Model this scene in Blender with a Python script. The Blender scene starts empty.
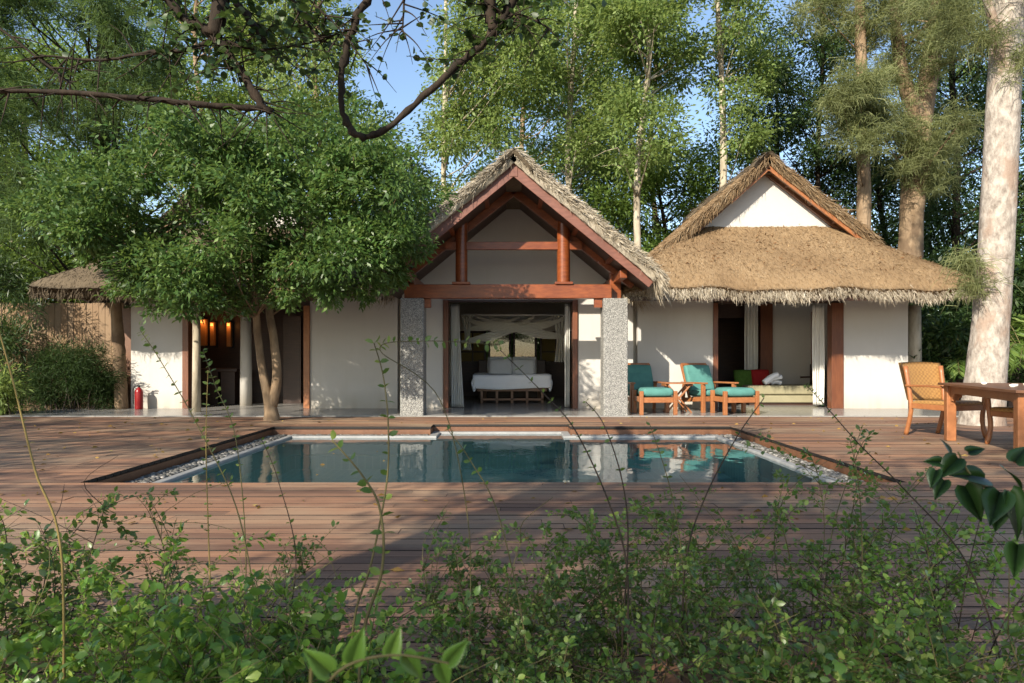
import bpy, math, random
import numpy as np
from mathutils import Vector, Matrix

# ------------------------------------------------------------------ camera, sky, sun, exposure
scene = bpy.context.scene
COL = scene.collection
R = math.radians
F, HY, CZ = 700.0, 358.0, 1.1            # focal length in pixels, horizon row, eye height
cam_d = bpy.data.cameras.new('camera')
cam_d.sensor_width = 36.0
cam_d.lens = 36.0 * F / 1024.0
cam_d.shift_y = (HY - 341.5) / 1024.0
cam_d.clip_start, cam_d.clip_end = 0.05, 2000
cam_d.dof.use_dof = True
cam_d.dof.focus_distance = 12.0
cam_d.dof.aperture_fstop = 10.0
cam = bpy.data.objects.new('camera', cam_d)
COL.objects.link(cam)
cam.location = (0, 0, CZ)
cam.rotation_euler = (R(90), 0, 0)
scene.camera = cam

SUN_AZ, SUN_EL = 33.0, 29.0              # light comes from behind the camera's left shoulder
world = bpy.data.worlds.new('World')
scene.world = world
world.use_nodes = True
wn = world.node_tree
sky = wn.nodes.new('ShaderNodeTexSky')
sky.sky_type = 'NISHITA'
sky.sun_disc = False
sky.sun_elevation = R(SUN_EL)
sky.sun_rotation = R(180 + SUN_AZ)
sky.air_density, sky.dust_density, sky.ozone_density = 1.0, 0.6, 1.2
bg = wn.nodes['Background']
bg.inputs['Strength'].default_value = 0.12
wn.links.new(sky.outputs[0], bg.inputs['Color'])
sd = bpy.data.lights.new('sun', 'SUN')
sd.energy, sd.angle, sd.color = 4.6, R(0.53), (1.0, 0.91, 0.77)
sun = bpy.data.objects.new('sun', sd)
COL.objects.link(sun)
d = Vector((math.sin(R(SUN_AZ)) * math.cos(R(SUN_EL)), math.cos(R(SUN_AZ)) * math.cos(R(SUN_EL)), -math.sin(R(SUN_EL))))
sun.rotation_euler = d.to_track_quat('-Z', 'Y').to_euler()
sun.location = (-8, -12, 14)
scene.view_settings.view_transform = 'Standard'
scene.view_settings.look = 'None'
scene.view_settings.exposure = 1.05
scene.view_settings.gamma = 1.0

# ------------------------------------------------------------------ helpers
rng = np.random.default_rng(7)
random.seed(7)

def P(px, py, D):
    return Vector(((px - 512) * D / F, D, CZ + (HY - py) * D / F))
def X(px, D): return (px - 512) * D / F
def Z(py, D): return CZ + (HY - py) * D / F

def tag(o, label=None, cat=None, group=None, kind=None):
    if label: o['label'] = label
    if cat: o['category'] = cat
    if group: o['group'] = group
    if kind: o['kind'] = kind
    return o

def thing(name, label, cat, loc=(0, 0, 0), group=None):
    o = bpy.data.objects.new(name, None)
    o.empty_display_size = 0.2
    COL.objects.link(o)
    o.location = loc
    return tag(o, label, cat, group)

def offset_of(p):
    v = Vector((0, 0, 0))
    while p is not None:
        v += p.location
        p = p.parent
    return v

def link_mesh(name, me, m, parent=None, smooth=False):
    if m is not None: me.materials.append(m)
    if smooth:
        me.polygons.foreach_set('use_smooth', np.ones(len(me.polygons), dtype=bool))
    o = bpy.data.objects.new(name, me)
    COL.objects.link(o)
    if parent is not None: o.parent = parent
    return o

def np_mesh(name, V, faces_list, m, parent=None, smooth=False):
    """V (n,3); faces_list: list of integer arrays (k, corners)"""
    V = np.asarray(V, dtype=np.float64).reshape(-1, 3)
    if parent is not None:
        V = V - np.array(offset_of(parent))
    me = bpy.data.meshes.new(name)
    me.vertices.add(len(V))
    me.vertices.foreach_set('co', V.astype(np.float32).ravel())
    loops = np.concatenate([f.ravel() for f in faces_list]).astype(np.int32)
    tot = np.concatenate([np.full(len(f), f.shape[1]) for f in faces_list])
    st = np.concatenate([[0], np.cumsum(tot)[:-1]]).astype(np.int32)
    me.loops.add(len(loops))
    me.loops.foreach_set('vertex_index', loops)
    me.polygons.add(len(tot))
    me.polygons.foreach_set('loop_start', st)
    me.update(calc_edges=True)
    return link_mesh(name, me, m, parent, smooth)

class MB:
    def __init__(s): s.v, s.f = [], []
    def add(s, vs, fs):
        n = len(s.v)
        s.v += [tuple(x) for x in vs]
        s.f += [tuple(i + n for i in f) for f in fs]
        return s
    def box(s, a, b, M=None):
        (x0, y0, z0), (x1, y1, z1) = a, b
        vs = [(x0, y0, z0), (x1, y0, z0), (x1, y1, z0), (x0, y1, z0), (x0, y0, z1), (x1, y0, z1), (x1, y1, z1), (x0, y1, z1)]
        if M is not None: vs = [M @ Vector(v) for v in vs]
        return s.add(vs, [(0, 3, 2, 1), (4, 5, 6, 7), (0, 1, 5, 4), (1, 2, 6, 5), (2, 3, 7, 6), (3, 0, 4, 7)])
    def cbox(s, c, size, rot=(0, 0, 0)):
        from mathutils import Euler
        M = Matrix.Translation(c) @ Euler(rot).to_matrix().to_4x4()
        h = [k / 2 for k in size]
        return s.box((-h[0], -h[1], -h[2]), (h[0], h[1], h[2]), M)
    def beam(s, p0, p1, w, h, up=(0, 0, 1)):
        """bar from p0 to p1, w across, h along up"""
        p0, p1 = Vector(p0), Vector(p1)
        a = (p1 - p0).normalized()
        u = Vector(up)
        sd_ = a.cross(u).normalized()
        u = sd_.cross(a).normalized()
        vs = []
        for p in (p0, p1):
            for i, j in ((-1, -1), (1, -1), (1, 1), (-1, 1)):
                vs.append(p + sd_ * (i * w / 2) + u * (j * h / 2))
        return s.add(vs, [(0, 1, 2, 3), (7, 6, 5, 4), (0, 4, 5, 1), (1, 5, 6, 2), (2, 6, 7, 3), (3, 7, 4, 0)])
    def tube(s, pts, rad, seg=8, jit=0.0, cap=True):
        pts = [Vector(p) for p in pts]
        n0 = len(s.v)
        n = len(pts)
        if not hasattr(rad, '__len__'): rad = [rad] * n
        if len(rad) != n: rad = list(np.interp(np.linspace(0, 1, n), np.linspace(0, 1, len(rad)), rad))
        u = None
        for i, p in enumerate(pts):
            t = (pts[min(i + 1, n - 1)] - pts[max(i - 1, 0)]).normalized()
            if u is None:
                u = t.orthogonal().normalized()
            u = (u - t * u.dot(t)).normalized()
            w = t.cross(u)
            for k in range(seg):
                a = 2 * math.pi * k / seg
                r = rad[i] * (1 + (random.uniform(-jit, jit) if jit else 0))
                s.v.append(tuple(p + (u * math.cos(a) + w * math.sin(a)) * r))
        for i in range(n - 1):
            for k in range(seg):
                a, b = n0 + i * seg + k, n0 + i * seg + (k + 1) % seg
                s.f.append((a, b, b + seg, a + seg))
        if cap:
            s.f.append(tuple(n0 + k for k in reversed(range(seg))))
            s.f.append(tuple(n0 + (n - 1) * seg + k for k in range(seg)))
        return s
    def prism(s, poly, y0, y1):
        """poly of (x,z) pushed through y"""
        n = len(poly)
        vs = [(x, y0, z) for x, z in poly] + [(x, y1, z) for x, z in poly]
        fs = [tuple(range(n)), tuple(reversed(range(n, 2 * n)))]
        for i in range(n):
            j = (i + 1) % n
            fs.append((i, i + n, j + n, j))
        return s.add(vs, fs)
    def lathe(s, prof, c=(0, 0, 0), seg=20):
        n0 = len(s.v)
        for r, z in prof:
            for k in range(seg):
                a = 2 * math.pi * k / seg
                s.v.append((c[0] + r * math.cos(a), c[1] + r * math.sin(a), c[2] + z))
        for i in range(len(prof) - 1):
            for k in range(seg):
                a, b = n0 + i * seg + k, n0 + i * seg + (k + 1) % seg
                s.f.append((a, b, b + seg, a + seg))
        s.f.append(tuple(n0 + k for k in reversed(range(seg))))
        s.f.append(tuple(n0 + (len(prof) - 1) * seg + k for k in range(seg)))
        return s
    def build(s, name, m, parent=None, smooth=False, bevel=0.0, seg=2):
        off = offset_of(parent) if parent is not None else Vector((0, 0, 0))
        me = bpy.data.meshes.new(name)
        me.from_pydata([tuple(Vector(v) - off) for v in s.v], [], s.f)
        me.update()
        o = link_mesh(name, me, m, parent, smooth)
        if bevel:
            b = o.modifiers.new('bevel', 'BEVEL')
            b.width, b.segments, b.limit_method = bevel, seg, 'ANGLE'
            b.harden_normals = False
        return o

def copy_tree(o, parent=None):
    c = o.copy()
    COL.objects.link(c)
    if parent is not None: c.parent = parent
    for ch in list(o.children): copy_tree(ch, c)
    return c

def catmull(pts, n=6):
    pts = [Vector(p) for p in pts]
    out = []
    for i in range(len(pts) - 1):
        p0, p1, p2, p3 = pts[max(i - 1, 0)], pts[i], pts[i + 1], pts[min(i + 2, len(pts) - 1)]
        for k in range(n):
            t = k / n
            out.append(0.5 * ((2 * p1) + (p2 - p0) * t + (2 * p0 - 5 * p1 + 4 * p2 - p3) * t * t + (3 * p1 - p0 - 3 * p2 + p3) * t ** 3))
    out.append(pts[-1])
    return out

# ------------------------------------------------------------------ materials
class NT:
    def __init__(s, name):
        s.m = bpy.data.materials.new(name)
        s.m.use_nodes = True
        s.t = s.m.node_tree
        s.b = s.t.nodes['Principled BSDF']
        s.out = s.t.nodes['Material Output']
    def n(s, typ, **kw):
        nd = s.t.nodes.new(typ)
        for k, v in kw.items():
            if k in nd.inputs: nd.inputs[k].default_value = v
            else: setattr(nd, k, v)
        return nd
    def l(s, a, b): s.t.links.new(a, b)
    def ramp(s, fac, stops):
        r = s.n('ShaderNodeValToRGB')
        e = r.color_ramp.elements
        while len(e) < len(stops): e.new(0.5)
        for i, (p, c) in enumerate(stops):
            e[i].position = p
            e[i].color = (*c, 1)
        s.l(fac, r.inputs[0])
        return r.outputs[0]
    def mix(s, fac, a, b, mode='MIX'):
        mx = s.n('ShaderNodeMix', data_type='RGBA', blend_type=mode)
        for sock, v in ((0, fac), (6, a), (7, b)):
            if hasattr(v, 'node'): s.l(v, mx.inputs[sock])
            else: mx.inputs[sock].default_value = v if sock == 0 else (*v, 1)
        return mx.outputs[2]
    def coord(s, which='Object', scale=(1, 1, 1), rot=(0, 0, 0)):
        tc = s.n('ShaderNodeTexCoord')
        mp = s.n('ShaderNodeMapping')
        mp.inputs['Scale'].default_value = scale
        mp.inputs['Rotation'].default_value = rot
        s.l(tc.outputs[which], mp.inputs[0])
        return mp.outputs[0]
    def noise(s, vec, scale, detail=4, rough=0.55):
        nz = s.n('ShaderNodeTexNoise')
        nz.inputs['Scale'].default_value = scale
        nz.inputs['Detail'].default_value = detail
        nz.inputs['Roughness'].default_value = rough
        if vec is not None: s.l(vec, nz.inputs['Vector'])
        return nz.outputs[0]
    def bump(s, h, strength=0.3, dist=0.01):
        bp = s.n('ShaderNodeBump')
        bp.inputs['Strength'].default_value = strength
        bp.inputs['Distance'].default_value = dist
        s.l(h, bp.inputs['Height'])
        s.l(bp.outputs[0], s.b.inputs['Normal'])
    def island(s):
        return s.n('ShaderNodeNewGeometry').outputs['Random Per Island']
    def set(s, color=None, rough=None, spec=None):
        if color is not None:
            if hasattr(color, 'node'): s.l(color, s.b.inputs['Base Color'])
            else: s.b.inputs['Base Color'].default_value = (*color, 1)
        if rough is not None: s.b.inputs['Roughness'].default_value = rough
        if spec is not None: s.b.inputs['Specular IOR Level'].default_value = spec
        return s.m

def mat_wood(name, c0, c1, rough=0.45, axis=(1.5, 14, 14), island=False, bump=0.15):
    t = NT(name)
    v = t.coord('Object', axis)
    g = t.noise(v, 3.0, 6, 0.6)
    g2 = t.noise(t.coord('Object', (1, 1, 1)), 2.3, 3)
    c = t.ramp(g, [(0.3, c0), (0.7, c1)])
    c = t.mix(g2, c, tuple(k * 0.72 for k in c0))
    if island:
        c = t.mix(t.island(), c, tuple(k * 0.55 + 0.02 for k in c1))
    t.bump(g, bump, 0.004)
    return t.set(c, rough)

def mat_plain(name, c, rough=0.6, var=0.15, scale=6.0, bump=0.1, bscale=40, spec=0.4):
    t = NT(name)
    n1 = t.noise(t.coord(), scale, 5)
    col = t.ramp(n1, [(0.3, tuple(k * (1 - var) for k in c)), (0.7, tuple(min(1, k * (1 + var)) for k in c))])
    if bump: t.bump(t.noise(t.coord(), bscale, 3), bump, 0.005)
    return t.set(col, rough, spec)

def mat_leaf(name, ca, cb, cc, trans=0.35, rough=0.45, spec=0.35):
    t = NT(name)
    isl = t.island()
    c = t.ramp(isl, [(0.0, ca), (0.55, cb), (1.0, cc)])
    big = t.noise(t.coord('Object'), 0.9, 2)
    c = t.mix(t.ramp(big, [(0.4, (0, 0, 0)), (0.62, (1, 1, 1))]), c, tuple(k * 0.62 for k in cb))
    t.set(c, rough, spec)
    tr = t.n('ShaderNodeBsdfTranslucent')
    tc = t.mix(0.55, c, (cc[0] * 1.5, cc[1] * 1.5, cc[2] * 0.9))
    t.l(tc, tr.inputs[0])
    ms = t.n('ShaderNodeMixShader')
    ms.inputs[0].default_value = trans
    t.l(t.b.outputs[0], ms.inputs[1])
    t.l(tr.outputs[0], ms.inputs[2])
    t.l(ms.outputs[0], t.out.inputs[0])
    return t.m

def mat_bark(name, c0, c1, patch=None, scale=5.0, bump=0.5, zs=.28):
    t = NT(name)
    v = t.coord('Object', (1, 1, zs))
    n1 = t.noise(v, scale, 6, 0.65)
    n2 = t.noise(t.coord('Object', (1, 1, 0.6)), 2.2, 4)
    c = t.ramp(n1, [(0.32, c0), (0.62, c1)])
    if patch: c = t.mix(t.ramp(n2, [(0.5, (0, 0, 0)), (0.6, (0.8, 0.8, 0.8))]), c, patch)
    t.bump(n1, bump, 0.03)
    return t.set(c, 0.85, 0.2)

def mat_thatch(name, cols, dark):
    t = NT(name)
    isl = t.island()
    c = t.ramp(isl, [(0.0, cols[0]), (0.5, cols[1]), (1.0, cols[2])])
    n1 = t.noise(t.coord('Object'), 1.1, 4)
    n2 = t.noise(t.coord('Object', (1, 1, 1)), 16, 4, 0.7)
    c = t.mix(t.ramp(n1, [(0.42, (0, 0, 0)), (0.7, (0.75, 0.75, 0.75))]), c, cols[0])
    c = t.mix(t.ramp(n2, [(0.55, (0, 0, 0)), (0.72, (0.7, 0.7, 0.7))]), c, dark)
    t.bump(t.noise(t.coord('Object', (1, 0.5, 0.5)), 55, 5, 0.7), 0.7, 0.03)
    return t.set(c, 0.9, 0.15)

M = {}
def plaster(name, c):
    t = NT(name)
    a = t.noise(t.coord(), 1.3, 5, 0.6)
    b = t.noise(t.coord('Object', (3, 3, 0.5)), 2.5, 4)
    col = t.ramp(a, [(0.3, tuple(k * 0.93 for k in c)), (0.7, c)])
    sep = t.n('ShaderNodeSeparateXYZ')
    t.l(t.n('ShaderNodeTexCoord').outputs['Object'], sep.inputs[0])
    low = t.n('ShaderNodeMapRange')
    low.inputs[1].default_value, low.inputs[2].default_value = 0.02, 0.4
    low.inputs[3].default_value, low.inputs[4].default_value = 1.0, 0.0
    t.l(sep.outputs[2], low.inputs[0])
    mul = t.n('ShaderNodeMath', operation='MULTIPLY')
    t.l(low.outputs[0], mul.inputs[0]); t.l(b, mul.inputs[1])
    col = t.mix(mul.outputs[0], col, (0.34, 0.29, 0.22))       # rain splash stains along the foot of the wall
    st = t.noise(t.coord('Object', (2.6, 2.6, 0.16)), 1.9, 6, 0.7)
    col = t.mix(t.ramp(st, [(0.55, (0, 0, 0)), (0.8, (0.26, 0.26, 0.26))]), col, (0.40, 0.355, 0.29))      # rain streaks
    t.bump(t.noise(t.coord(), 9, 6, 0.6), 0.25, 0.012)
    return t.set(col, 0.85, 0.2)
M['plaster'] = plaster('white_plaster', (0.49, 0.468, 0.43))
M['plaster_in'] = plaster('cream_plaster', (0.62, 0.57, 0.48))
M['red_wood'] = mat_wood('lacquered_red_timber', (0.155, 0.036, 0.011), (0.345, 0.098, 0.026), 0.34, (2, 2, 9))
M['faded_wood'] = mat_wood('faded_red_timber', (0.135, 0.048, 0.03), (0.25, 0.10, 0.065), 0.6, (2, 2, 9), False, 0.3)
M['dark_wood'] = mat_wood('dark_timber', (0.035, 0.016, 0.010), (0.085, 0.038, 0.02), 0.5)
M['door_wood'] = mat_wood('brown_door_timber', (0.12, 0.038, 0.016), (0.24, 0.085, 0.033), 0.42, (14, 14, 1.5))
M['teak'] = mat_wood('oiled_teak', (0.28, 0.10, 0.034), (0.44, 0.185, 0.07), 0.42, (6, 6, 6))
M['teak_dark'] = mat_wood('weathered_brown_teak', (0.13, 0.055, 0.026), (0.22, 0.10, 0.045), 0.5, (6, 6, 6))
M['fence_wood'] = mat_wood('tan_fence_boards', (0.20, 0.115, 0.055), (0.34, 0.21, 0.10), 0.75, (14, 14, 1.0), True, 0.4)
M['bed_wood'] = mat_wood('bed_timber', (0.16, 0.07, 0.03), (0.27, 0.13, 0.055), 0.45)

def deck_mat():
    t = NT('deck_boards')
    isl = t.island()
    g = t.noise(t.coord('Object', (0.9, 22, 22)), 3.0, 6, 0.65)
    c = t.ramp(g, [(0.25, (0.12, 0.064, 0.041)), (0.55, (0.23, 0.132, 0.083)), (0.8, (0.36, 0.235, 0.145))])
    tint = t.ramp(isl, [(0.0, (0.55, 0.52, 0.54)), (0.5, (1.0, 0.94, 0.9)), (1.0, (1.38, 1.2, 1.04))])
    c = t.mix(1.0, c, tint, 'MULTIPLY')
    w = t.noise(t.coord('Object', (0.5, 0.9, 1)), 0.9, 5, 0.6)
    c = t.mix(t.ramp(w, [(0.45, (0, 0, 0)), (0.68, (0.65, 0.65, 0.65))]), c, (0.35, 0.26, 0.165))   # sun bleached areas
    s2 = t.noise(t.coord('Object', (1.5, 3, 1)), 2.2, 6, 0.75)
    c = t.mix(t.ramp(s2, [(0.58, (0, 0, 0)), (0.7, (0.6, 0.6, 0.6))]), c, (0.085, 0.052, 0.04))      # dark wear stains
    sep = t.n('ShaderNodeSeparateXYZ')                     # shade of the gaps, painted dark onto the flanks of the boards
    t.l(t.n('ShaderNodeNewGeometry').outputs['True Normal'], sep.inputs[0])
    gap_shade = t.n('ShaderNodeMapRange')
    gap_shade.inputs[1].default_value, gap_shade.inputs[2].default_value = .7, .3
    t.l(sep.outputs[2], gap_shade.inputs[0])
    c = t.mix(gap_shade.outputs[0], c, (0.012, 0.009, 0.007))
    t.bump(g, 0.35, 0.004)
    rr = t.n('ShaderNodeMapRange')
    t.l(s2, rr.inputs[0])
    rr.inputs[3].default_value, rr.inputs[4].default_value = 0.5, 0.8
    t.l(rr.outputs[0], t.b.inputs['Roughness'])
    return t.set(c, None, 0.4)
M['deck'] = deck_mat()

def stone_mat():
    t = NT('granite_chip_stone')
    v = t.n('ShaderNodeTexVoronoi')
    v.inputs['Scale'].default_value = 62
    t.l(t.coord('Object', (1, 1, 1.15)), v.inputs['Vector'])
    sep = t.n('ShaderNodeSeparateColor')
    t.l(v.outputs['Color'], sep.inputs[0])
    c = t.ramp(sep.outputs[0], [(0.0, (0.17, 0.168, 0.158)), (0.45, (0.29, 0.285, 0.265)), (1.0, (0.44, 0.43, 0.39))])
    e = t.ramp(v.outputs['Distance'], [(0.3, (1, 1, 1)), (0.8, (0.5, 0.5, 0.5))])
    c = t.mix(1.0, c, e, 'MULTIPLY')
    inv = t.n('ShaderNodeMath', operation='SUBTRACT')
    inv.inputs[0].default_value = 1.0
    t.l(v.outputs['Distance'], inv.inputs[1])
    t.bump(inv.outputs[0], 0.9, 0.015)
    return t.set(c, 0.75)
M['stone'] = stone_mat()

def tile_mat():
    t = NT('grey_terrace_tiles')
    br = t.n('ShaderNodeTexBrick')
    br.offset = 0.0
    br.inputs['Color1'].default_value = (0.24, 0.235, 0.225, 1)
    br.inputs['Color2'].default_value = (0.18, 0.178, 0.172, 1)
    br.inputs['Mortar'].default_value = (0.08, 0.078, 0.07, 1)
    br.inputs['Scale'].default_value = 1.0
    br.inputs['Mortar Size'].default_value = 0.006
    br.inputs['Brick Width'].default_value = 0.6
    br.inputs['Row Height'].default_value = 0.6
    t.l(t.coord(), br.inputs['Vector'])
    n1 = t.noise(t.coord(), 5, 6, 0.65)
    c = t.mix(t.ramp(n1, [(0.35, (0, 0, 0)), (0.75, (0.5, 0.5, 0.5))]), br.outputs[0], (0.33, 0.31, 0.27))
    t.bump(n1, 0.05, 0.003)
    return t.set(c, 0.22, 0.5)
M['tile'] = tile_mat()
M['thatch_gold'] = mat_thatch('golden_thatch', ((0.165, 0.104, 0.054), (0.255, 0.172, 0.092), (0.36, 0.275, 0.175)), (0.075, 0.044, 0.025))
M['thatch_grey'] = mat_thatch('pale_weathered_thatch', ((0.24, 0.195, 0.135), (0.43, 0.37, 0.275), (0.56, 0.50, 0.40)), (0.10, 0.08, 0.055))
M['straw_dark'] = mat_thatch('brown_old_thatch', ((0.07, 0.052, 0.034), (0.12, 0.092, 0.06), (0.20, 0.16, 0.11)), (0.035, 0.026, 0.017))
M['teal'] = mat_plain('teal_canvas', (0.075, 0.205, 0.18), 0.85, 0.14, 5, 0.3, 220, 0.2)
M['linen'] = mat_plain('white_linen', (0.88, 0.88, 0.89), 0.9, 0.04, 3, 0.3, 14, 0.2)
M['curtain'] = mat_plain('white_curtain', (0.66, 0.65, 0.60), 0.9, 0.04, 3, 0.1, 90, 0.1)
M['beige'] = mat_plain('sage_beige_upholstery', (0.27, 0.245, 0.155), 0.9, 0.08, 6, 0.25, 160, 0.1)
M['red_cloth'] = mat_plain('red_cloth', (0.22, 0.014, 0.014), 0.85, 0.1, 6, 0.2, 120, 0.1)
M['green_cloth'] = mat_plain('green_cloth', (0.05, 0.10, 0.018), 0.85, 0.2, 9, 0.2, 120, 0.1)
M['ext_red'] = mat_plain('red_enamel', (0.22, 0.008, 0.009), 0.3, 0.04, 4, 0)
M['black'] = mat_plain('black_rubber', (0.015, 0.015, 0.015), 0.5, 0.1, 6, 0)
M['wax'] = mat_plain('white_wax', (0.8, 0.76, 0.66), 0.5, 0.04, 6, 0)
M['soil'] = mat_plain('brown_soil', (0.085, 0.06, 0.04), 0.95, 0.4, 3, 0.7, 25, 0.1)
M['pebble'] = mat_plain('pale_pebble', (0.36, 0.34, 0.30), 0.7, 0.35, 20, 0.1)
M['coping'] = mat_plain('pale_stone_coping', (0.25, 0.25, 0.24), 0.6, 0.15, 6, 0.2)

def pool_mat():
    t = NT('teal_pool_tiles')
    br = t.n('ShaderNodeTexBrick')
    br.offset = 0.0
    br.inputs['Color1'].default_value = (0.10, 0.31, 0.32, 1)
    br.inputs['Color2'].default_value = (0.14, 0.37, 0.37, 1)
    br.inputs['Mortar'].default_value = (0.24, 0.46, 0.46, 1)
    br.inputs['Scale'].default_value = 1
    br.inputs['Mortar Size'].default_value = 0.008
    br.inputs['Brick Width'].default_value = 0.12
    br.inputs['Row Height'].default_value = 0.12
    t.l(t.coord(), br.inputs['Vector'])
    return t.set(br.outputs[0], 0.4)
M['pool_tile'] = pool_mat()

def water_mat():
    t = NT('pool_water')
    t.t.nodes.remove(t.b)
    n1 = t.noise(t.coord('Object', (1, 0.55, 1)), 2.6, 3, 0.5)
    n2 = t.noise(t.coord('Object', (1, 0.6, 1)), 14, 2, 0.5)
    ad = t.n('ShaderNodeMath', operation='MULTIPLY_ADD')
    t.l(n2, ad.inputs[0]); ad.inputs[1].default_value = 0.10; t.l(n1, ad.inputs[2])
    bp = t.n('ShaderNodeBump')
    bp.inputs['Strength'].default_value = 0.09
    bp.inputs['Distance'].default_value = 0.06
    t.l(ad.outputs[0], bp.inputs['Height'])
    fr = t.n('ShaderNodeFresnel')
    fr.inputs[0].default_value = 1.8
    t.l(bp.outputs[0], fr.inputs['Normal'])
    gl = t.n('ShaderNodeBsdfGlossy')
    gl.inputs['Roughness'].default_value = 0.015
    gl.inputs['Color'].default_value = (0.95, 0.97, 1, 1)
    t.l(bp.outputs[0], gl.inputs['Normal'])
    tr = t.n('ShaderNodeBsdfTransparent')
    tr.inputs[0].default_value = (0.82, 0.95, 0.95, 1)
    df = t.n('ShaderNodeBsdfDiffuse')                      # the faint milkiness of the water itself
    df.inputs[0].default_value = (0.085, 0.24, 0.25, 1)
    body = t.n('ShaderNodeMixShader')
    body.inputs[0].default_value = 0.2
    t.l(tr.outputs[0], body.inputs[1]); t.l(df.outputs[0], body.inputs[2])
    ms = t.n('ShaderNodeMixShader')
    t.l(fr.outputs[0], ms.inputs[0])
    t.l(body.outputs[0], ms.inputs[1]); t.l(gl.outputs[0], ms.inputs[2])
    t.l(ms.outputs[0], t.out.inputs[0])
    return t.m
M['water'] = water_mat()

def net_mat():
    t = NT('sheer_net')
    tr = t.n('ShaderNodeBsdfTransparent')
    ms = t.n('ShaderNodeMixShader')
    ms.inputs[0].default_value = 0.6
    t.set((0.72, 0.69, 0.60), 0.9, 0.1)
    t.l(tr.outputs[0], ms.inputs[1]); t.l(t.b.outputs[0], ms.inputs[2])
    t.l(ms.outputs[0], t.out.inputs[0])
    return t.m
M['net'] = net_mat()

def glass_mat():
    t = NT('window_glass')
    tr = t.n('ShaderNodeBsdfTransparent')
    gl = t.n('ShaderNodeBsdfGlossy')
    gl.inputs['Roughness'].default_value = 0.01
    ms = t.n('ShaderNodeMixShader')
    ms.inputs[0].default_value = 0.06
    t.l(tr.outputs[0], ms.inputs[1]); t.l(gl.outputs[0], ms.inputs[2])
    t.l(ms.outputs[0], t.out.inputs[0])
    return t.m
M['glass'] = glass_mat()

def blind_mat():
    t = NT('woven_straw_blind')
    t.set((0.30, 0.23, 0.11), 0.8, 0.1)
    tr = t.n('ShaderNodeBsdfTranslucent')
    tr.inputs[0].default_value = (0.42, 0.31, 0.13, 1)
    ms = t.n('ShaderNodeMixShader')
    ms.inputs[0].default_value = 0.6
    t.l(t.b.outputs[0], ms.inputs[1]); t.l(tr.outputs[0], ms.inputs[2])
    t.l(ms.outputs[0], t.out.inputs[0])
    return t.m
M['blind'] = blind_mat()

def lamp_mat():
    t = NT('warm_lamp_glow')
    t.b.inputs['Base Color'].default_value = (0.7, 0.45, 0.2, 1)
    t.b.inputs['Emission Color'].default_value = (1.0, 0.30, 0.06, 1)
    t.b.inputs['Emission Strength'].default_value = 0.7
    return t.m
M['lamp'] = lamp_mat()
M['amber'] = mat_plain('amber_glass', (0.40, 0.17, 0.05), 0.5, 0.1, 6, 0)

def rattan_mat():
    t = NT('woven_rattan')
    v = t.n('ShaderNodeTexChecker')
    v.inputs['Scale'].default_value = 34
    v.inputs['Color1'].default_value = (0.40, 0.215, 0.066, 1)
    v.inputs['Color2'].default_value = (0.20, 0.10, 0.03, 1)
    t.l(t.coord(), v.inputs['Vector'])
    n1 = t.noise(t.coord(), 12, 4)
    c = t.mix(n1, v.outputs[0], (0.33, 0.175, 0.055))
    wv = t.n('ShaderNodeTexWave')
    wv.bands_direction = 'Z'
    wv.inputs['Scale'].default_value = 22
    t.l(t.coord(), wv.inputs['Vector'])
    t.bump(wv.outputs[1], 0.6, 0.006)
    return t.set(c, 0.5)
M['rattan'] = rattan_mat()

M['bark_pale'] = mat_bark('pale_pink_bark', (0.17, 0.14, 0.115), (0.41, 0.365, 0.31), (0.27, 0.19, 0.14), 11, 1.0, .55)
M['bark_brown'] = mat_bark('brown_bark', (0.09, 0.062, 0.04), (0.19, 0.135, 0.085), None, 8)
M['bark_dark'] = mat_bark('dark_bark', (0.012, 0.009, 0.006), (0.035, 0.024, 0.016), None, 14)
M['bark_tan'] = mat_bark('tan_bark', (0.16, 0.105, 0.06), (0.28, 0.20, 0.125), (0.12, 0.08, 0.05), 7)
M['bark_white'] = mat_bark('whitish_bark', (0.27, 0.23, 0.165), (0.48, 0.42, 0.32), (0.20, 0.16, 0.11), 6)
M['stem'] = mat_plain('green_brown_stem', (0.10, 0.085, 0.03), 0.7, 0.3, 10, 0.1)
M['stem_dark'] = mat_plain('dark_brown_stem', (0.04, 0.026, 0.016), 0.7, 0.3, 10, 0.1)
M['stem_yellow'] = mat_plain('straw_yellow_stem', (0.24, 0.17, 0.05), 0.7, 0.2, 10, 0.1)
M['leaf_bright'] = mat_leaf('bright_green_leaf', (0.095, 0.155, 0.036), (0.18, 0.26, 0.07), (0.32, 0.39, 0.15), 0.43, 0.5, 0.25)
M['leaf_mid'] = mat_leaf('mid_green_leaf', (0.065, 0.12, 0.024), (0.12, 0.195, 0.038), (0.21, 0.285, 0.075), 0.4, 0.5, 0.25)
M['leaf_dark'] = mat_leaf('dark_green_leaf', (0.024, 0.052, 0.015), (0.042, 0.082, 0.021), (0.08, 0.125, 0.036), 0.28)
M['leaf_garden'] = mat_leaf('glossy_garden_leaf', (0.034, 0.082, 0.018), (0.075, 0.15, 0.034), (0.19, 0.27, 0.09), 0.34, 0.42, 0.35)
M['leaf_shrub'] = mat_leaf('shrub_leaf', (0.03, 0.075, 0.018), (0.09, 0.175, 0.036), (0.32, 0.39, 0.10), 0.36, 0.36, 0.45)
M['leaf_shrub_bright'] = mat_leaf('bright_shrub_leaf', (0.045, 0.115, 0.02), (0.12, 0.25, 0.038), (0.36, 0.46, 0.10), 0.38, 0.36, 0.45)
M['leaf_hedge'] = mat_leaf('dark_hedge_leaf', (0.014, 0.03, 0.009), (0.026, 0.05, 0.013), (0.055, 0.09, 0.024), 0.22, 0.6, 0.15)
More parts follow.
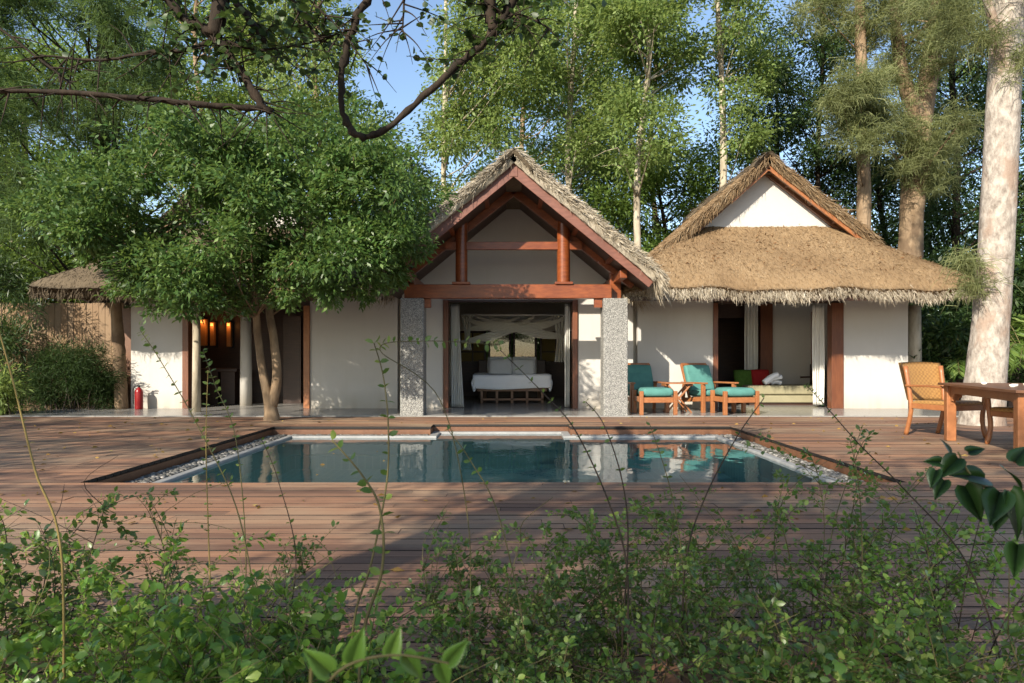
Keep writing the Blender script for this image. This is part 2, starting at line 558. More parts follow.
M['leaf_big'] = mat_leaf('broad_dark_leaf', (0.012, 0.034, 0.009), (0.022, 0.058, 0.012), (0.034, 0.085, 0.016), 0.2, 0.42, 0.4)
M['needle'] = mat_leaf('grey_green_needle', (0.10, 0.125, 0.05), (0.20, 0.225, 0.095), (0.34, 0.355, 0.17), 0.36, 0.6, 0.2)
M['needle_dark'] = mat_leaf('dark_needle', (0.035, 0.07, 0.024), (0.07, 0.12, 0.036), (0.14, 0.20, 0.06), 0.32, 0.6, 0.2)
M['litter'] = mat_leaf('brown_roof_litter', (0.10, 0.05, 0.022), (0.20, 0.10, 0.045), (0.42, 0.30, 0.15), 0.05, 0.8, 0.1)
M['dry_leaf'] = mat_leaf('dry_fallen_leaf', (0.20, 0.10, 0.03), (0.32, 0.20, 0.06), (0.42, 0.33, 0.12), 0.1, 0.8, 0.1)

# ------------------------------------------------------------------ foliage geometry
def unit(v):
    return v / np.maximum(np.linalg.norm(v, axis=-1, keepdims=True), 1e-9)

def leaf_arrays(c, axis, L, Wd, fold=0.15, droop=0.12, oval=False):
    n = len(c)
    a = unit(axis)
    r = rng.normal(size=(n, 3)) + np.array([0, 0, 1.3])
    nr = unit(r - a * (r * a).sum(1, keepdims=True))
    s = np.cross(a, nr)
    L = np.broadcast_to(np.asarray(L, float), (n,))[:, None]
    Wd = np.broadcast_to(np.asarray(Wd, float), (n,))[:, None]
    if not oval:
        v = np.stack([c, c + a * L * .45 + s * Wd / 2 + nr * Wd * fold, c + a * L - nr * L * droop, c + a * L * .45 - s * Wd / 2 + nr * Wd * fold], 1)
        base = (np.arange(n) * 4)[:, None]
        return v.reshape(-1, 3), [base + np.array([[0, 1, 2, 3]])]
    m1, m2 = c + a * L * .3, c + a * L * .68 - nr * L * droop * .4
    tip = c + a * L - nr * L * droop
    up = nr * Wd * fold
    v = np.stack([c, m1 + s * Wd * .44 + up, m2 + s * Wd * .43 + up, tip, m2 - s * Wd * .43 + up, m1 - s * Wd * .44 + up, m1, m2], 1)
    base = (np.arange(n) * 8)[:, None]
    tri = np.concatenate([base + np.array([[0, 1, 6]]), base + np.array([[2, 3, 7]]), base + np.array([[0, 6, 5]]), base + np.array([[7, 3, 4]])])
    quad = np.concatenate([base + np.array([[1, 2, 7, 6]]), base + np.array([[6, 7, 4, 5]])])
    return v.reshape(-1, 3), [tri, quad]

def leaves(name, parts, m, parent, smooth=False):
    V, Fs, n = [], [], 0
    for v, fs in parts:
        V.append(v); Fs += [f + n for f in fs]; n += len(v)
    return np_mesh(name, np.concatenate(V), Fs, m, parent, smooth)

def crown_points(clumps, n_sub, n_leaf, flat=0.8, sub_r=0.33):
    cl = np.asarray(clumps, float)
    c = np.repeat(cl[:, :3], n_sub, 0)
    r = np.repeat(cl[:, 3], n_sub)[:, None]
    dr = unit(rng.normal(size=c.shape))
    sub = c + dr * r * rng.uniform(0.15, 1, size=r.shape) ** 0.5 * np.array([1, 1, flat])
    keep = rng.uniform(size=len(sub)) < 0.92
    sub, r, dr = sub[keep], r[keep], dr[keep]
    k = rng.poisson(n_leaf, size=len(sub))
    s2 = np.repeat(sub, k, 0)
    r2 = np.repeat(r, k, 0)
    d2 = np.repeat(dr, k, 0)
    off = rng.normal(size=s2.shape) * r2 * sub_r * np.array([1, 1, .7])
    pts = s2 + off
    ax = d2 * 0.6 + unit(off) * 0.8 + rng.normal(size=s2.shape) * .5 + np.array([0, 0, -.15])
    return pts, ax, sub

def limbs(mb, trunk, clumps, r0, seg=5, frac=1.0, zmin=-9):
    tr = [q for q in (Vector(p) for p in trunk) if q.z > zmin]
    for c in clumps:
        if random.random() > frac: continue
        cv = Vector(c[:3])
        best, bd = None, 1e9
        for p in tr:
            want = cv.z - 0.75 * math.hypot(cv.x - p.x, cv.y - p.y)
            dd = abs(p.z - want)
            if dd < bd: best, bd = p, dd
        mid = best.lerp(cv, 0.5) + Vector((random.uniform(-.15, .15), random.uniform(-.15, .15), random.uniform(-.25, .1))) * (cv - best).length * 0.4
        pts = catmull([best, mid, cv], 4)
        n = len(pts)
        rr = r0 * random.uniform(.7, 1.2)
        mb.tube(pts, [rr * (1 - .82 * i / (n - 1)) for i in range(n)], seg, 0.05)
        for _ in range(2):
            q = pts[random.randint(n // 2, n - 1)]
            e = q + Vector((random.uniform(-1, 1), random.uniform(-1, 1), random.uniform(-.3, .8))) * c[3] * .8
            mb.tube([q, q.lerp(e, .5) + Vector((0, 0, .05)), e], [rr * .3, rr * .2, rr * .07], 4)

def tree(name, label, trunk, rad, clumps, leaf, bark, n_sub=9, n_leaf=22, L=0.11, W=0.05, r0=0.05, group=None, flat=0.8, extra=(), limb_frac=1.0, jit=0.06, cat='tree', seg=9, zmin=-9, sub_r=.3):
    base = Vector(trunk[0])
    root = thing(name, label, cat, base, group)
    mb = MB()
    pts = catmull(trunk, 5)
    n = len(pts)
    rr = list(np.interp(np.linspace(0, 1, n), np.linspace(0, 1, len(rad)), rad))
    mb.tube(pts, rr, seg, jit)
    allp = list(pts)
    for e_pts, e_rad in extra:
        ep = catmull(e_pts, 5)
        er = list(np.interp(np.linspace(0, 1, len(ep)), np.linspace(0, 1, len(e_rad)), e_rad))
        mb.tube(ep, er, seg, jit)
        allp += ep
    limbs(mb, allp[2:], clumps, r0, 5, limb_frac, zmin)
    mb.build('trunk', bark, root, True)
    p, a, s = crown_points(clumps, n_sub, n_leaf, flat, sub_r)
    sz = rng.uniform(.65, 1.25, len(p))
    leaves('crown', [leaf_arrays(p, a, L * sz, W * sz)], leaf, root)
    return root

def needle_arrays(p, n_per, L, W, droop=.62, spread=.72):
    """drooping switches of needles hanging from twig points"""
    c = np.repeat(p, n_per, 0)
    n = len(c)
    c = c + rng.normal(size=c.shape) * 0.06
    out = rng.normal(size=(n, 3)) * np.array([1, 1, .5]) * spread + np.array([0, 0, .1])
    L = L * rng.uniform(.5, 1.25, (n, 1))
    p1 = c + out * L * .6
    p2 = p1 + (out * .35 + np.array([0, 0, -droop])) * L * .7
    s = unit(np.cross(out + np.array([0, 0, -.3]), rng.normal(size=(n, 3)))) * W / 2
    v = np.stack([c - s, c + s, p1 + s, p1 - s, p2 + s * .3, p2 - s * .3], 1)
    b = (np.arange(n) * 6)[:, None]
    return v.reshape(-1, 3), [np.concatenate([b + np.array([[0, 1, 2, 3]]), b + np.array([[3, 2, 4, 5]])])]

def casuarina(name, label, trunk, rad, clumps, mneedle, bark, n_tw=10, n_per=26, L=.32, W=.011, extra=(), group=None, seg=10, limb_frac=1.0, r0=.035, jit=.07):
    root = thing(name, label, 'tree', Vector(trunk[0]), group)
    mb = MB()
    pts = catmull(trunk, 6)
    n = len(pts)
    mb.tube(pts, list(np.interp(np.linspace(0, 1, n), np.linspace(0, 1, len(rad)), rad)), seg, jit)
    allp = list(pts)
    for e_pts, e_rad in extra:
        ep = catmull(e_pts, 5)
        mb.tube(ep, list(np.interp(np.linspace(0, 1, len(ep)), np.linspace(0, 1, len(e_rad)), e_rad)), seg, jit)
        allp += ep
    limbs(mb, allp[3:], clumps, r0, 5, limb_frac)
    mb.build('trunk', bark, root, True)
    cl = np.asarray(clumps, float)
    c = np.repeat(cl[:, :3], n_tw, 0); r = np.repeat(cl[:, 3:], n_tw, 0)
    tw = c + rng.normal(size=c.shape) * r * np.array([.4, .4, .42])
    leaves('crown', [needle_arrays(tw, n_per, L, W)], mneedle, root)
    return root

def clump_poly(poly, Dr, n, rr):
    """clump centres inside an outline, each with a depth of its own"""
    out = []
    poly = np.array(poly, float)
    lo, hi = poly.min(0), poly.max(0)
    while len(out) < n:
        x, y = random.uniform(lo[0], hi[0]), random.uniform(lo[1], hi[1])
        ins = False
        j = len(poly) - 1
        for i in range(len(poly)):
            if (poly[i][1] > y) != (poly[j][1] > y) and x < (poly[j][0] - poly[i][0]) * (y - poly[i][1]) / (poly[j][1] - poly[i][1]) + poly[i][0]:
                ins = not ins
            j = i
        if ins:
            p = P(x, y, random.uniform(*Dr))
            out.append((p.x, p.y, p.z, random.uniform(*rr)))
    return out

# ================================================================== SETTING
POOL = (-3.82, 3.50, 6.2, 11.16)          # sunken pool pit: x0, x1, near, far
RECESS = (-1.30, 0.93, 11.6)              # the far side steps back in the middle
FZ, WY = 0.02, 15.0                       # terrace floor height, facade plane
TE = 13.1                                 # front edge of the terrace

# ground sheet, with a hole for the pool pit
g = MB()
xs = [-900, POOL[0] - .05, POOL[1] + .05, 900]; ys = [-900, POOL[2] - .05, 11.65, 900]
vid = {}
for i, x in enumerate(xs):
    for j, y in enumerate(ys):
        vid[i, j] = len(g.v); g.v.append((x, y, -0.2))
for i in range(3):
    for j in range(3):
        if (i, j) != (1, 1): g.f.append((vid[i, j], vid[i + 1, j], vid[i + 1, j + 1], vid[i, j + 1]))
tag(g.build('ground', M['soil']), kind='structure')

# deck of separate boards
bw, gap = 0.118, 0.011
dk = MB()
y = 2.2
while y < TE - .02:
    y1 = min(y + bw, TE - .01)
    cuts = [(-13.0, 12.0)]
    ym = (y + y1) / 2
    if POOL[2] < ym < POOL[3]: cuts = [(-13.0, POOL[0]), (POOL[1], 12.0)]
    elif POOL[3] <= ym < RECESS[2]: cuts = [(-13.0, RECESS[0]), (RECESS[1], 12.0)]
    for a, b in cuts:
        x = a
        first = True
        while x < b - .05:
            ln = random.uniform(.6, 3.4) if first else random.choice([2.4, 3.0, 3.6])
            first = False
            x1 = min(x + ln, b)
            if b - x1 < .4: x1 = b
            dz = random.uniform(-.0025, .0015)
            dk.box((x + .0015, y, -.035 + dz), (x1 - .0015, y1, dz))
            x = x1
    y += bw + gap
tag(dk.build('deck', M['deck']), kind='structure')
# boards that face the sides of the pit
fr = MB()
x0, x1, yn, yf = POOL
def facing(a, b):
    a, b = Vector(a), Vector(b)
    for z0, z1 in ((-.155, -.042),):
        fr.beam((a.x, a.y, (z0 + z1) / 2), (b.x, b.y, (z0 + z1) / 2), .03, z1 - z0)
facing((x0 - .016, yn, 0), (x0 - .016, yf + .02, 0)); facing((x1 + .016, yn, 0), (x1 + .016, yf + .02, 0))
facing((x0, yf + .017, 0), (RECESS[0] - .03, yf + .017, 0)); facing((RECESS[1] + .03, yf + .017, 0), (x1, yf + .017, 0))
facing((RECESS[0], RECESS[2] + .017, 0), (RECESS[1], RECESS[2] + .017, 0))
facing((RECESS[0] - .016, yf, 0), (RECESS[0] - .016, RECESS[2], 0)); facing((RECESS[1] + .016, yf, 0), (RECESS[1] + .016, RECESS[2], 0))
facing((x0, yn - .017, 0), (x1, yn - .017, 0))
tag(fr.build('deck_edge', M['teak_dark']), kind='structure')
# terrace slab
tr_ = MB()
tr_.box((-9.6, TE, -.2), (9.6, 22, FZ))
tag(tr_.build('terrace', M['tile']), kind='structure')

# pool: shelf of pebbles, coping, basin, water
wx0, wx1, wyf = -3.42, 3.16, 10.86
sh = MB()
sh.box((x0, yn, -.3), (wx0 - .10, yf, -.135)); sh.box((wx1 + .10, yn, -.3), (x1, yf, -.135))
sh.box((wx0 - .10, wyf + .13, -.3), (RECESS[0], yf, -.135)); sh.box((RECESS[1], wyf + .13, -.3), (wx1 + .10, yf, -.135))
tag(sh.build('pebble_bed', M['soil']), kind='structure')
cp = MB()
cp.box((wx0 - .10, yn + .03, -.4), (wx0, wyf + .13, -.112)); cp.box((wx1, yn + .03, -.4), (wx1 + .10, wyf + .13, -.112))
cp.box((wx0, wyf, -.4), (RECESS[0] + .13, wyf + .13, -.112)); cp.box((RECESS[1] - .13, wyf, -.4), (wx1, wyf + .13, -.112))
cp.box((RECESS[0], RECESS[2] - .15, -.4), (RECESS[1], RECESS[2], -.112))
cp.box((RECESS[0], wyf + .13, -.4), (RECESS[0] + .13, RECESS[2] - .15, -.112)); cp.box((RECESS[1] - .13, wyf + .13, -.4), (RECESS[1], RECESS[2] - .15, -.112))
tag(cp.build('pool_coping', M['coping'], bevel=.012), kind='structure')
bs = MB()
zb = -.95
def quad(mb, a, b, c, d_): mb.add([a, b, c, d_], [(0, 1, 2, 3)])
X0, X1, Y0, Y1 = wx0 - .02, wx1 + .02, yn - .02, RECESS[2] - .1
quad(bs, (X0, Y0, zb), (X1, Y0, zb), (X1, Y1, zb), (X0, Y1, zb))
quad(bs, (X0, Y0, zb), (X0, Y1, zb), (X0, Y1, -.2), (X0, Y0, -.2)); quad(bs, (X1, Y0, zb), (X1, Y1, zb), (X1, Y1, -.2), (X1, Y0, -.2))
quad(bs, (X0, Y0, zb), (X1, Y0, zb), (X1, Y0, -.05), (X0, Y0, -.05)); quad(bs, (X0, Y1, zb), (X1, Y1, zb), (X1, Y1, -.2), (X0, Y1, -.2))
bs.box((X0 + .02, wyf, zb), (RECESS[0] + .06, Y1 - .02, -.42)); bs.box((RECESS[1] - .06, wyf, zb), (X1 - .02, Y1 - .02, -.42))
bs.box((X0 + .03, wyf - .9, zb + .01), (X1 - .03, wyf - .01, -.62))
tag(bs.build('pool_basin', M['pool_tile']), kind='structure')
wt = MB()
quad(wt, (wx0 - .01, yn - .01, -.142), (wx1 + .01, yn - .01, -.142), (wx1 + .01, RECESS[2] - .12, -.142), (wx0 - .01, RECESS[2] - .12, -.142))
tag(wt.build('pool_water', M['water']), kind='structure')

# pebbles
def ico():
    t = (1 + 5 ** .5) / 2
    v = np.array([(-1, t, 0), (1, t, 0), (-1, -t, 0), (1, -t, 0), (0, -1, t), (0, 1, t), (0, -1, -t), (0, 1, -t), (t, 0, -1), (t, 0, 1), (-t, 0, -1), (-t, 0, 1)], float)
    f = np.array([(0, 11, 5), (0, 5, 1), (0, 1, 7), (0, 7, 10), (0, 10, 11), (1, 5, 9), (5, 11, 4), (11, 10, 2), (10, 7, 6), (7, 1, 8), (3, 9, 4), (3, 4, 2), (3, 2, 6), (3, 6, 8), (3, 8, 9), (4, 9, 5), (2, 4, 11), (6, 2, 10), (8, 6, 7), (9, 8, 1)])
    return v / np.linalg.norm(v[0]), f
iv, if_ = ico()
rects = [((x0 + .02, wx0 - .15), (yn + .05, yf - .02), 1500), ((wx1 + .15, x1 - .02), (yn + .05, yf - .02), 1500), ((wx0 - .1, RECESS[0] - .03), (wyf + .14, yf - .02), 900), ((RECESS[1] + .03, wx1 + .1), (wyf + .14, yf - .02), 700)]
PV, PF, k = [], [], 0
for xr, yr, n in rects:
    for _ in range(n):
        s = random.uniform(.013, .03)
        c = np.array([random.uniform(*xr), random.uniform(*yr), -.135 + s * .35])
        PV.append(iv * np.array([s * random.uniform(.8, 1.4), s * random.uniform(.8, 1.4), s * .62]) + c)
        PF.append(if_ + k); k += 12
def pebm():
    t = NT('river_pebbles')
    c = t.ramp(t.island(), [(0, (.04, .038, .034)), (.6, (.12, .115, .10)), (1, (.30, .28, .25))])
    return t.set(c, .6)
tag(np_mesh('pebbles', np.concatenate(PV), [np.concatenate(PF)], pebm(), None, True), 'pale river pebbles filling the strips beside the pool', 'pebbles', kind='stuff')

# ================================================================== THATCH
def grid_solid(name, G, thick, m, parent, G0=None):
    nu, nv = G.shape[:2]
    G0 = G if G0 is None else G0
    du = np.gradient(G0, axis=0); dv = np.gradient(G0, axis=1)
    N = unit(np.cross(du, dv))
    if N[..., 2].mean() < 0: N = -N
    B = G - N * thick
    V = np.concatenate([G.reshape(-1, 3), B.reshape(-1, 3)])
    idx = np.arange(nu * nv).reshape(nu, nv); o = nu * nv
    q = np.stack([idx[:-1, :-1], idx[1:, :-1], idx[1:, 1:], idx[:-1, 1:]], -1).reshape(-1, 4)
    sides = []
    for e in (idx[0], idx[-1], idx[:, 0], idx[:, -1]):
        sides.append(np.stack([e[:-1], e[1:], e[1:] + o, e[:-1] + o], -1))
    return np_mesh(name, V, [np.concatenate([q, q + o] + sides)], m, parent), N

def grid_at(G, u, v):
    nu, nv = G.shape[:2]
    a, b = u * (nu - 1), v * (nv - 1)
    i, j = np.minimum(a.astype(int), nu - 2), np.minimum(b.astype(int), nv - 2)
    fa, fb = (a - i)[:, None], (b - j)[:, None]
    return G[i, j] * (1 - fa) * (1 - fb) + G[i + 1, j] * fa * (1 - fb) + G[i, j + 1] * (1 - fa) * fb + G[i + 1, j + 1] * fa * fb

def strands(p0, dirn, L, W, lift):
    n = len(p0)
    a = unit(dirn)
    L = np.broadcast_to(L, (n,))[:, None]; W = np.broadcast_to(W, (n,))[:, None]
    s = unit(np.cross(a, unit(lift + rng.normal(size=(n, 3)) * .5))) * W / 2
    p1 = p0 + a * L * .55 + lift * .6
    p2 = p0 + a * L + lift + np.array([0, 0, -1]) * L * .06
    v = np.stack([p0 - s, p0 + s, p1 + s * .9, p1 - s * .9, p2 + s * .35, p2 - s * .35], 1).reshape(-1, 3)
    b = (np.arange(n) * 6)[:, None]
    return v, [np.concatenate([b + np.array([[0, 1, 2, 3]]), b + np.array([[3, 2, 4, 5]])])]

def bumpy(G, amp, sc=1.0, seed=0):
    ph = np.random.default_rng(seed).uniform(0, 6.28, 12)
    x, y = G[..., 0] * sc, G[..., 1] * sc
    h = sum(np.sin(x * f1 + y * f2 + ph[i]) / (1 + i * .35) for i, (f1, f2) in enumerate([(1.7, .8), (-1.1, 2.3), (3.4, 1.9), (2.2, -4.1), (6.1, 3.3), (-5.2, 7.0), (11, -4), (9, 13)]))
    G = G.copy()
    G[..., 2] += h * amp * .4 + np.random.default_rng(seed + 1).normal(size=h.shape) * amp * .35
    return G

def surf_straw(G, N, n, L, W, lift, umin=0, umax=1):
    """G axis 0 runs down the slope"""
    u = rng.uniform(umin, umax, n); v = rng.uniform(0, 1, n)
    p = grid_at(G, u, v); nn = grid_at(N, u, v)
    dn = grid_at(G, np.minimum(u + .06, 1.0), v) - grid_at(G, np.maximum(u - .06, 0), v)
    dn = unit(dn) + rng.normal(size=p.shape) * .2
    ok = np.isfinite(dn).all(1)
    l = rng.uniform(*L, size=n)
    lf = nn * rng.uniform(lift * .15, lift, (n, 1))
    return strands((p + nn * .004)[ok], dn[ok], l[ok], rng.uniform(*W, size=n)[ok], lf[ok])

def fringe(edge, inn, n, L, W, thick, out=.5):
    """straw ends hanging from an eave line; edge (k,3), inn = unit vector up the slope"""
    t = rng.uniform(0, 1, n) * (len(edge) - 1)
    i = np.minimum(t.astype(int), len(edge) - 2); f = (t - i)[:, None]
    p = edge[i] * (1 - f) + edge[i + 1] * f
    iv_ = inn[i] if inn.ndim == 2 else np.broadcast_to(inn, p.shape)
    depth = rng.uniform(0, 1, (n, 1))
    p = p + iv_ * rng.uniform(.02, .2, (n, 1)) - np.array([0, 0, 1]) * depth * thick
    dn = -iv_ * out + np.array([0, 0, -.5]) + rng.normal(size=p.shape) * .24
    q_ = p[:, 0] * 1.0 + p[:, 1] * .7
    lm_ = .62 + .32 * (np.sin(q_ * 3.1) + np.sin(q_ * 7.7 + 1) + .8 * np.sin(q_ * 19)) * .5 + .25 * (rng.uniform(size=n) < .08)
    return strands(p, dn, rng.uniform(*L, size=n) * (lm_ + .35), rng.uniform(*W, size=n), rng.normal(size=p.shape) * .015)

def hip_roof(parent, cx, halfs, z_eave, y_front, y_gable, y_rake, y_back, m, m2, nstraw, ridge, fslope=.95, flare=1, gapq=2.0):
    """gablet roof: a front skirt, two long slopes and a small gable; returns ridge height"""
    def rise(dx, sg):
        half = halfs[0] if sg < 0 else halfs[1]
        if sg * flare < 0: return (ridge - z_eave) * dx / half
        fl, fs = .5, .36                      # bell cast: the low part of the slope is flatter
        st = (ridge - z_eave - fl * fs) / (half - fl)
        k_ = .25
        a_, b_ = fs * dx, fs * fl + st * (dx - fl)
        return k_ * math.log(math.exp(a_ / k_) + math.exp(b_ / k_))
    r_c = .55
    # front skirt as a sheet whose corners are rounded
    nu, nv = 40, 110
    G = np.zeros((nu, nv, 3))
    for i in range(nu):
        tt = i / (nu - 1)                       # 0 at the top, 1 at the eave
        y_ = y_gable + .1 + (y_front - y_gable - .1) * tt
        dy = y_ - y_front
        for j in range(nv):
            w = -1 + 2 * j / (nv - 1)
            half = halfs[0] if w < 0 else halfs[1]
            hw = half - 0.02
            x_ = w * hw
            dx = half - abs(x_)
            # round the plan corner
            yy = y_
            if dx < r_c:
                pull = r_c - math.sqrt(max(0, r_c ** 2 - (r_c - dx) ** 2))
                yy = y_ + pull * (1 - (dy / max(y_gable + .1 - y_front, 1e-6))) * .75
            hs, hf = rise(dx, 1 if w > 0 else -1), fslope * (yy - y_front) * 1.0
            k_ = .16
            hmix = -k_ * math.log(math.exp(-hs / k_) + math.exp(-hf / k_)) + .07
            G[i, j] = (cx + x_, yy, z_eave + hmix)
    G0 = G
    G = bumpy(G, .016, 1.0, int(cx * 10) + 90)
    G[..., 2] += .03 * np.sin(G[..., 0] * 2.1 + 1) * np.linspace(0, 1, nu)[:, None] ** 2 + .02 * np.sin(G[..., 0] * 5.3) * np.linspace(0, 1, nu)[:, None] ** 4
    # soft rolled edge at the eave
    for i in range(nu):
        tt = i / (nu - 1)
        if tt > .86: G[i, :, 2] -= ((tt - .86) / .14) ** 2 * .07
    rf, N = grid_solid('roof', G, .24, m, parent, G0)
    parts = [surf_straw(G, N, nstraw, (.03, .09), (.004, .009), .008)]
    e = G[-1]
    inn = np.tile(np.array([0, .72, .69]), (nv, 1))
    fv, ff = fringe(e, inn, int(nstraw * .3), (.06, .17), (.005, .011), .2, .55)
    np_mesh('thatch_fringe', fv, ff, M['thatch_grey'] if m is M['thatch_gold'] else m, rf)
    if m is M['thatch_gold']:
        nl_ = 900
        pl0 = grid_at(G, rng.uniform(.03, .8, nl_), rng.uniform(.02, .98, nl_)) + np.array([0, 0, .012])
        al = rng.normal(size=(nl_, 3)) * np.array([1, .7, .4]); zl = rng.uniform(.5, 1.3, nl_)
        leaves('leaf_litter', [leaf_arrays(pl0, al, .075 * zl, .022 * zl, .1, .05)], M['litter'], rf)
    # two slopes
    for sgn in (-1, 1):
        nu2, nv2 = 46, 60
        half = halfs[0] if sgn < 0 else halfs[1]
        G2 = np.zeros((nu2, nv2, 3))
        for j in range(nv2):
            b = j / (nv2 - 1)
            y_ = y_rake + (y_back - y_rake) * b ** 1.8
            lo = max(0, half - gapq - .12 + (y_ - y_rake) * 0) if y_ < y_gable + .1 else 0.0
            for i in range(nu2):
                dx = half + (lo - half) * i / (nu2 - 1)
                G2[i, j] = (cx + sgn * (half - dx), y_, z_eave + rise(dx, sgn) + .06 + .05 * math.exp(-((half - dx) / .25) ** 2))
        G20 = G2
        G2 = bumpy(G2, .016, 1.0, int(cx * 7) + 200 + sgn)
        r2, N2 = grid_solid('roof', G2, .2, m, parent, G20)
        if N2[..., 2].mean() < 0: N2 = -N2
        parts.append(surf_straw(G2, N2, int(nstraw * .5), (.04, .13), (.005, .011), .014))
        # rake: straw ends lying along the front edge
        e2 = G2[:, 0]
        dsl = unit(np.gradient(e2, axis=0))
        n_ = int(nstraw * .16)
        t = rng.uniform(0, 1, n_) * (len(e2) - 1)
        i0 = np.minimum(t.astype(int), len(e2) - 2); f = (t - i0)[:, None]
        p = e2[i0] * (1 - f) + e2[i0 + 1] * f + np.array([0, 1, 0]) * rng.uniform(-.02, .2, (n_, 1)) - np.array([0, 0, 1]) * rng.uniform(-.02, .17, (n_, 1))
        dn = dsl[i0] * .8 + np.array([0, -.35, -.25 if sgn > 0 else -.6]) + rng.normal(size=p.shape) * .25
        parts.append(strands(p, dn, rng.uniform(.08, .26, n_), rng.uniform(.006, .014, n_), rng.normal(size=p.shape) * .02))
        e3 = G2[-1, j0:] if (j0 := int(nv2 * .3)) else G2[-1]
        parts.append(fringe(e3, np.array([-sgn * .73, 0, .68]), int(nstraw * .08), (.06, .18), (.006, .014), .2, .55))
    rd = thatch_ridge(parent, cx, y_rake - .04, y_back, ridge + .06, m2)
    V, Fs, n = [], [], 0
    for v, fs in parts:
        V.append(v); Fs += [f + n for f in fs]; n += len(v)
    np_mesh('thatch_straw', np.concatenate(V), Fs, m, rf)
    return ridge

def thatch_ridge(parent, cx, y0, y1, z, m):
    nu, nv = 13, 60
    G = np.zeros((nu, nv, 3))
    for i in range(nu):
        a = -1 + 2 * i / (nu - 1)
        for j in range(nv):
            yy = y0 + (y1 - y0) * j / (nv - 1)
            G[i, j] = (cx + a * .34, yy, z + .055 - .32 * (abs(a) ** 1.5) + .012 * math.sin(yy * 9))
    G = bumpy(G, .02, 1.5, 33)
    o, N = grid_solid('ridge_cap', G, .06, m, parent)
    MB().prism([(cx - .3, z - .36), (cx + .3, z - .36), (cx, z + .02)], y0 + .2, y1).build('ridge_core', m, parent)
    s1 = surf_straw(G[6:], N[6:], 500, (.08, .25), (.006, .014), .03)
    s2 = surf_straw(G[6::-1], N[6::-1], 500, (.08, .25), (.006, .014), .03)
    V = np.concatenate([s1[0], s2[0]])
    np_mesh('ridge_straw', V, [s1[1][0], s2[1][0] + len(s1[0])], m, o)
    return o

# ================================================================== CENTRAL PAVILION
cp_root = thing('bedroom_pavilion', 'central white bedroom pavilion with red timber gable truss, stone pillars and steep grey thatch', 'pavilion', (0.03, WY, FZ))
cx = 0.03
w = MB()
oL, oR, oT = X(443, WY), X(578, WY), Z(300, WY)
def gable_z(x, apex, s=.80): return apex - abs(x - cx) * s
wl, wr = X(402, WY), X(633, WY)
AP = Z(203, WY)
w.prism([(wl, FZ), (oL, FZ), (oL, oT), (oR, oT), (oR, FZ), (wr, FZ), (wr, gable_z(wr, AP)), (cx, AP), (wl, gable_z(wl, AP))], WY, WY + .22)
# prism with a concave outline: rebuilt from clean pieces so that every face is convex
w = MB()
w.box((wl, WY, FZ), (oL, WY + .22, oT)); w.box((oR, WY, FZ), (wr, WY + .22, oT))
w.prism([(wl, oT), (wr, oT), (wr, gable_z(wr, AP)), (cx, AP), (wl, gable_z(wl, AP))], WY, WY + .22)
w.build('front_wall', M['plaster'], cp_root)
for s, xa in ((-1, wl), (1, wr)):
    MB().box((xa - .1, WY + .22, FZ), (xa + .1, 20.0, 2.75)).build('side_wall', M['plaster_in'], cp_root)
# back wall with a band of windows
by = 20.0
bwall = MB()
zs, zt = Z(363, by), Z(331, by)
bwall.box((wl, by, FZ), (wr, by + .2, zs)); bwall.box((wl, by, zt), (wr, by + .2, 2.75))
bwall.prism([(wl, 2.75), (wr, 2.75), (cx, 4.5)], by, by + .2)
bwall.box((wl, by, zs), (X(459, by), by + .2, zt)); bwall.box((X(572, by), by, zs), (wr, by + .2, zt))
bwall.build('back_wall', M['plaster_in'], cp_root)
hb = MB().box((X(452, by), by - .06, FZ), (X(578, by), by - .003, zs))
hb.build('wainscot', M['dark_wood'], cp_root)
for a, b, kind in ((459, 486, 'b'), (488, 511, 'g'), (513, 537, 'g'), (540, 572, 'b')):
    xa, xb = X(a, by), X(b, by)
    wf = MB()
    wf.beam((xa, by + .1, (zs + zt) / 2), (xa, by + .1, zt), .07, .07, (0, 1, 0))
    wf = MB()
    wf.box((xa, by + .04, zs), (xa + .06, by + .14, zt)); wf.box((xb - .06, by + .04, zs), (xb, by + .14, zt))
    wf.box((xa + .06, by + .04, zs), (xb - .06, by + .14, zs + .05)); wf.box((xa + .06, by + .04, zt - .05), (xb - .06, by + .14, zt))
    if kind == 'b':
        wf.box((xa + .06, by + .05, zs + .3), (xb - .06, by + .13, zs + .34)); wf.box(((xa + xb) / 2 - .02, by + .055, zs + .05), ((xa + xb) / 2 + .02, by + .125, zt - .05))
    f_ = wf.build('window', M['dark_wood'], cp_root)
    MB().box((xa + .05, by + .135, zs + .04), (xb - .05, by + .145, zt - .04)).build('blind' if kind == 'b' else 'pane', M['blind'] if kind == 'b' else M['glass'], f_)
# stone pillars
PY = 13.15
for a, b in ((400, 423.5), (603.5, 628)):
    MB().box((X(a, PY), PY, 0.0), (X(b, PY), PY + .46, Z(298, PY))).build('pillar', M['stone'], cp_root, bevel=.02)
